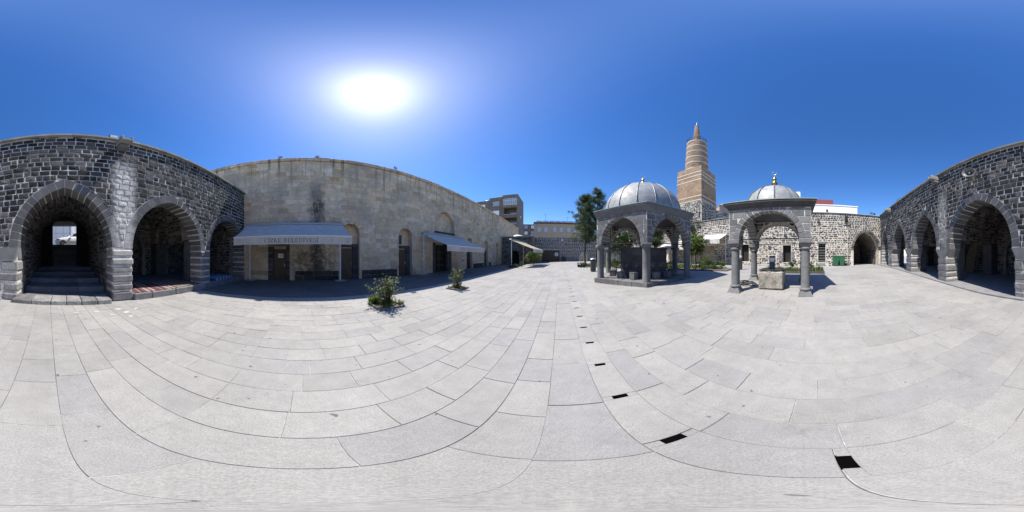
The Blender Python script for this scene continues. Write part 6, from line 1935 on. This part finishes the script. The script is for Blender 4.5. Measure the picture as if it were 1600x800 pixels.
def rug(name, label, u0, u1, v0, v1, z, mat, seed, th=.02, fringe=True):
    r = random.Random(seed)
    cx, cy = (u0 + u1) / 2, (v0 + v1) / 2
    t = thing(name, label, 'rug', FW.w(cx, cy, z), FW.rz + r.uniform(-.04, .04))
    nx, ny = 18, 14; top = []; fs = []
    for j in range(ny + 1):
        for i in range(nx + 1):
            x, y = (u1 - u0) * (i / nx - .5), (v1 - v0) * (j / ny - .5)
            top.append((x, y, th + .012 * noise.noise(Vector((x * 2.5, y * 2.5, seed)))))
    mb = MB()
    for j in range(ny):
        for i in range(nx): fs.append((j * (nx + 1) + i, j * (nx + 1) + i + 1, (j + 1) * (nx + 1) + i + 1, (j + 1) * (nx + 1) + i))
    edge = [i for i in range(nx + 1)] + [(j + 1) * (nx + 1) - 1 for j in range(1, ny + 1)] + [ny * (nx + 1) + i for i in range(nx - 1, -1, -1)] + [j * (nx + 1) for j in range(ny - 1, 0, -1)]
    k0 = len(top); vs = top + [(top[i][0], top[i][1], .002) for i in edge]
    for q in range(len(edge)):
        w = (q + 1) % len(edge); fs.append((edge[q], k0 + q, k0 + w, edge[w]))
    mb.add(vs, fs); obj('weave', mb, mat, t, smooth=False)
    if fringe:
        f = MB()
        for k in range(60):
            y = (v1 - v0) * (k / 59 - .5) * .97
            for sx in (-1, 1):
                x = (u1 - u0) / 2 * sx; f.add([(x, y - .006, .008), (x, y + .006, .008), (x + sx * r.uniform(.05, .08), y + r.uniform(-.01, .01), .004)], ((0, 1, 2) if sx > 0 else (0, 2, 1),))
        obj('fringe', f, M_WHITE, t, kind='stuff')
M_KIL = kilim_mat('red_kilim', [(0, (.13, .035, .045)), (.3, (.26, .20, .175)), (.36, (.05, .04, .042)), (.5, (.17, .05, .06)), (.62, (.30, .24, .21)), (.78, (.10, .07, .07)), (.9, (.40, .30, .28))], R_(6), 1.05)
M_KIL2 = kilim_mat('brown_kilim', [(0, (.20, .14, .10)), (.2, (.35, .28, .22)), (.3, (.08, .05, .04)), (.5, (.24, .17, .12)), (.7, (.38, .32, .26)), (.8, (.12, .08, .06))], R_(80), 1.6)
rug('woven_rug', 'red and cream striped rug on the platform under the middle arch', 2.45, 4.35, -.06, 1.75, .205, M_KIL, 3)
rug('woven_rug', 'brown patterned rug beside the red striped one', 4.42, 5.95, -.03, 1.9, .205, M_KIL2, 4)
M_MAT = kilim_mat('blue_striped_cloth', [(0, (.04, .12, .30)), (.5, (.30, .40, .52))], 0, 3.2)
rug('floor_mattress', 'blue and pale striped mattress lying under the last arch by the mosque', 6.95, 8.7, -.05, 1.2, .203, M_MAT, 5, .13, False)
# planks leaning and lying in the dark bays
r = random.Random(44)
for k in range(6):
    t = thing('wooden_plank', f'old wooden plank leaning in the dark arcade bay, ' + ('the longest of its stack', 'second of its stack', 'third of its stack', 'fourth of its stack', 'fifth of its stack', 'shortest of its stack')[k], 'plank', FW.w(-8.0 - .14 * k, 3.9, FW.g(-8) + .08), FW.rz + r.uniform(-.1, .1), 'planks leaning in the arcade')
    mb = MB(); Mk = Matrix.Rotation(R_(-14), 4, 'X'); mb.bbox(-.055, .055, -.015, .015, 0, 2.2 - .12 * k, .004, M=Mk); obj('board', mb, M_WOODD, t)
    mb = MB(); mb.bbox(-.056, .056, -.016, .016, 2.2 - .12 * k + .001, 2.2 - .12 * k + .02, .004, M=Mk); obj('sawn_end', mb, M_WOOD, t)
def wheelie(label, P, rz):
    t = thing('wheeled_bin', label, 'bin', P, rz, 'green wheeled bins by the side wall')
    mb = MB(); a, b = .20, .27
    vs = [(-a, -a, .06), (a, -a, .06), (a, a, .06), (-a, a, .06), (-b, -b, .93), (b, -b, .93), (b, b, .93), (-b, b, .93)]
    mb.add(vs, ((0,3,2,1),(4,5,6,7),(0,1,5,4),(1,2,6,5),(2,3,7,6),(3,0,4,7))); obj('body', mb, M_GREEN, t)
    mb = MB(); mb.bbox(-.285, .285, -.30, .30, .932, .985, .02); mb.bbox(-.25, .25, -.24, .2, .98, 1.03, .03); obj('lid', mb, M_GREEN, t)
    mb = MB(); mb.tube([(-.22, .33, .9), (.22, .33, .9)], .018, 6); obj('handle', mb, M_GREEN, t)
    for sx in (-1, 1):
        mb = MB(); Mw = Matrix.Translation((sx * .2, .2, .10)) @ Matrix.Rotation(R_(90), 4, 'Y'); mb.lathe([(0, -.03), (.1, -.03), (.1, .03), (0, .03)], 14, M=Mw); obj('wheel', mb, M_RUBBER, t)
    for x in (-.12, .12):
        mb = MB(); mb.add([(x - .02, -.215, .15), (x + .02, -.215, .15), (x + .02, -.275, .88), (x - .02, -.275, .88), (x - .02, -.19, .15), (x + .02, -.19, .15), (x + .02, -.25, .88), (x - .02, -.25, .88)], ((0,1,2,3),(0,4,5,1),(3,2,6,7),(1,5,6,2),(0,3,7,4))); obj('rib', mb, M_GREEN, t)
q = FR.w(FR.u(1304.5), -.42, 0); q.z = gz(q.x); wheelie('green wheeled bin nearer the barred window', q, FR.rz + .06)
q = FR.w(FR.u(1313.8), -.42, 0); q.z = gz(q.x); wheelie('green wheeled bin nearer the tunnel arch', q, FR.rz - .05)
def bucket(label, P, rad, h, mat, cat='bucket'):
    t = thing('bucket', label, cat, P)
    mb = MB(); mb.lathe([(rad * .78, 0), (rad, h), (rad * 1.06, h), (rad * 1.06, h - .02)], 16); mb.lathe([(rad * .95, h), (rad * .75, .03), (0, .03)], 16); o = obj('pail', mb, mat, t); smooth_by_angle(o)
    mb = MB(); mb.tube([(rad * math.cos(R_(a)), .02, h + rad * .5 * math.sin(R_(a))) for a in range(0, 181, 15)], .006, 5); obj('handle', mb, M_SILV, t)
q = FR.w(FR.u(1293), -.35, 0); q.z = gz(q.x); bucket('pale blue bucket left of the green bins', q, .14, .28, plain_mat('pale_blue_plastic', (.55, .68, .75), .4))
q = FR.w(FR.u(1320.8), -.35, 0); q.z = gz(q.x); bucket('black bucket right of the green bins', q, .15, .26, M_BLACK)
q = FR.w(FR.u(1324.5), -.30, 0); q.z = gz(q.x); bucket('small blue bucket beside the black one', q, .10, .2, plain_mat('blue_plastic', (.06, .16, .36), .4))
# round litter bins
def litter(label, P, h, rad, pole):
    t = thing('litter_bin', label, 'bin', P)
    mb = MB(); mb.lathe([(rad * .9, .05), (rad, .08), (rad, h * .78), (rad * 1.04, h * .8)], 20); o = obj('drum', mb, plain_mat('anthracite_metal', (.06, .065, .07), .4, .3), t); smooth_by_angle(o)
    mb = MB(); mb.lathe([(rad * 1.1, h * .9), (rad * 1.12, h * .93), (rad * .8, h), (0, h + .01)], 20); mb.lathe([(rad * 1.1, h * .9), (0, h * .9)], 20); o = obj('hood', mb, M_GREYP, t); smooth_by_angle(o)
    for k in range(3):
        a = 2 * PI * k / 3 + .5; mb = MB(); mb.tube([(rad * math.cos(a), rad * math.sin(a), h * .77), (rad * math.cos(a), rad * math.sin(a), h * .91)], .015, 6); obj('hood_stay', mb, M_BLACK, t)
    mb = MB(); mb.lathe([(rad * .75, 0), (rad * .75, .05)], 16); mb.lathe([(rad * .7, .0), (0, .0)], 16); obj('base', mb, M_BLACK, t)
    if pole:
        mb = MB(); mb.tube([(0, rad + .05, 0), (0, rad + .05, h + pole)], .05, 8); obj('pole', mb, M_WHITE, t)
litter('dark round litter bin with a hood by the grass left of the fountain kiosk', at(926.8, 12.7), 1.05, .22, 0)
litter('slim dark bin with a pale pole behind it, left of the well', at(1157.3, 12.2), 1.05, .13, .8)
# black flower pots
r = random.Random(3)
for k, (x, d, lab) in enumerate(((904, 17.2, 'leftmost of the black pots by the lawn corner'), (907.5, 16.6, 'second black pot from the left, nearest the camera'), (910, 17.4, 'black pot with a pale flower, third from the left'), (912.5, 16.7, 'fourth black pot, close to the lawn kerb'), (915, 17.3, 'rightmost of the black pots by the lawn corner'))):
    t = thing('flower_pot', lab, 'flower pot', at(x, d), 0, 'black flower pots at the lawn corner')
    mb = MB(); mb.lathe([(.10, 0), (.145, .24), (.155, .24), (.155, .27), (.135, .27), (.13, .2), (0, .2)], 14); o = obj('pot', mb, M_BLACK, t); smooth_by_angle(o)
    mb = MB(); leaves(mb, (0, 0, .38), .16, 60, .1, r, .9, .8); obj('plant', mb, L_TREE if k != 2 else L_OLIVE, t)
# dark heap of stacked chairs by the metal door
t = thing('potted_shrub', 'dark shrub in a black tub right of the brown metal door', 'plant', FF.w(FF.u(881), -.7, gz(0) + .05))
mb = MB(); mb.lathe([(.5, 0), (.6, .45), (.65, .45), (.62, .5), (0, .45)], 16); obj('tub', mb, M_BLACK, t)
mb = MB(); leaves(mb, (0, 0, .95), .62, 260, .16, random.Random(2), .9, .8, (0, .5)); obj('leaves', mb, L_TREE, t)
# heap under the wall awning: benches and covered things
for k, (u, lab) in enumerate(((FR.u(1108), 'dark wooden bench with curved back under the wall awning, left one'), (FR.u(1128), 'dark wooden bench with curved back under the wall awning, right one'))):
    q = FR.w(u, -1.3, 0); q.z = gz(q.x)
    t = thing('garden_bench', lab, 'bench', q, FR.rz, 'benches under the wall awning')
    for j in range(4):
        mb = MB(); mb.bbox(-.75, .75, -.25 + j * .12, -.15 + j * .12, .42, .45, .006); obj('seat_slat', mb, M_WOODD, t, origin=(0, -.2 + j * .12, .43))
    mb = MB(); mb.tube([(-.75, .25, .45), (-.7, .3, .95), (-.35, .3, 1.05), (0, .3, .93), (.35, .3, 1.05), (.7, .3, .95), (.75, .25, .45)], .03, 7); obj('back_frame', mb, M_WOOD, t)
    for j in range(7):
        mb = MB(); x = -.6 + j * .2; mb.tube([(x, .27, .45), (x, .3, .95)], .015, 5); obj('back_spindle', mb, M_WOODD, t, origin=(x, .27, .45))
    for sx in (-.68, .68):
        for y in (-.22, .22):
            mb = MB(); mb.tube([(sx, y, 0), (sx, y, .42)], .03, 6); obj('leg', mb, M_BLACK, t, origin=(sx, y, 0))
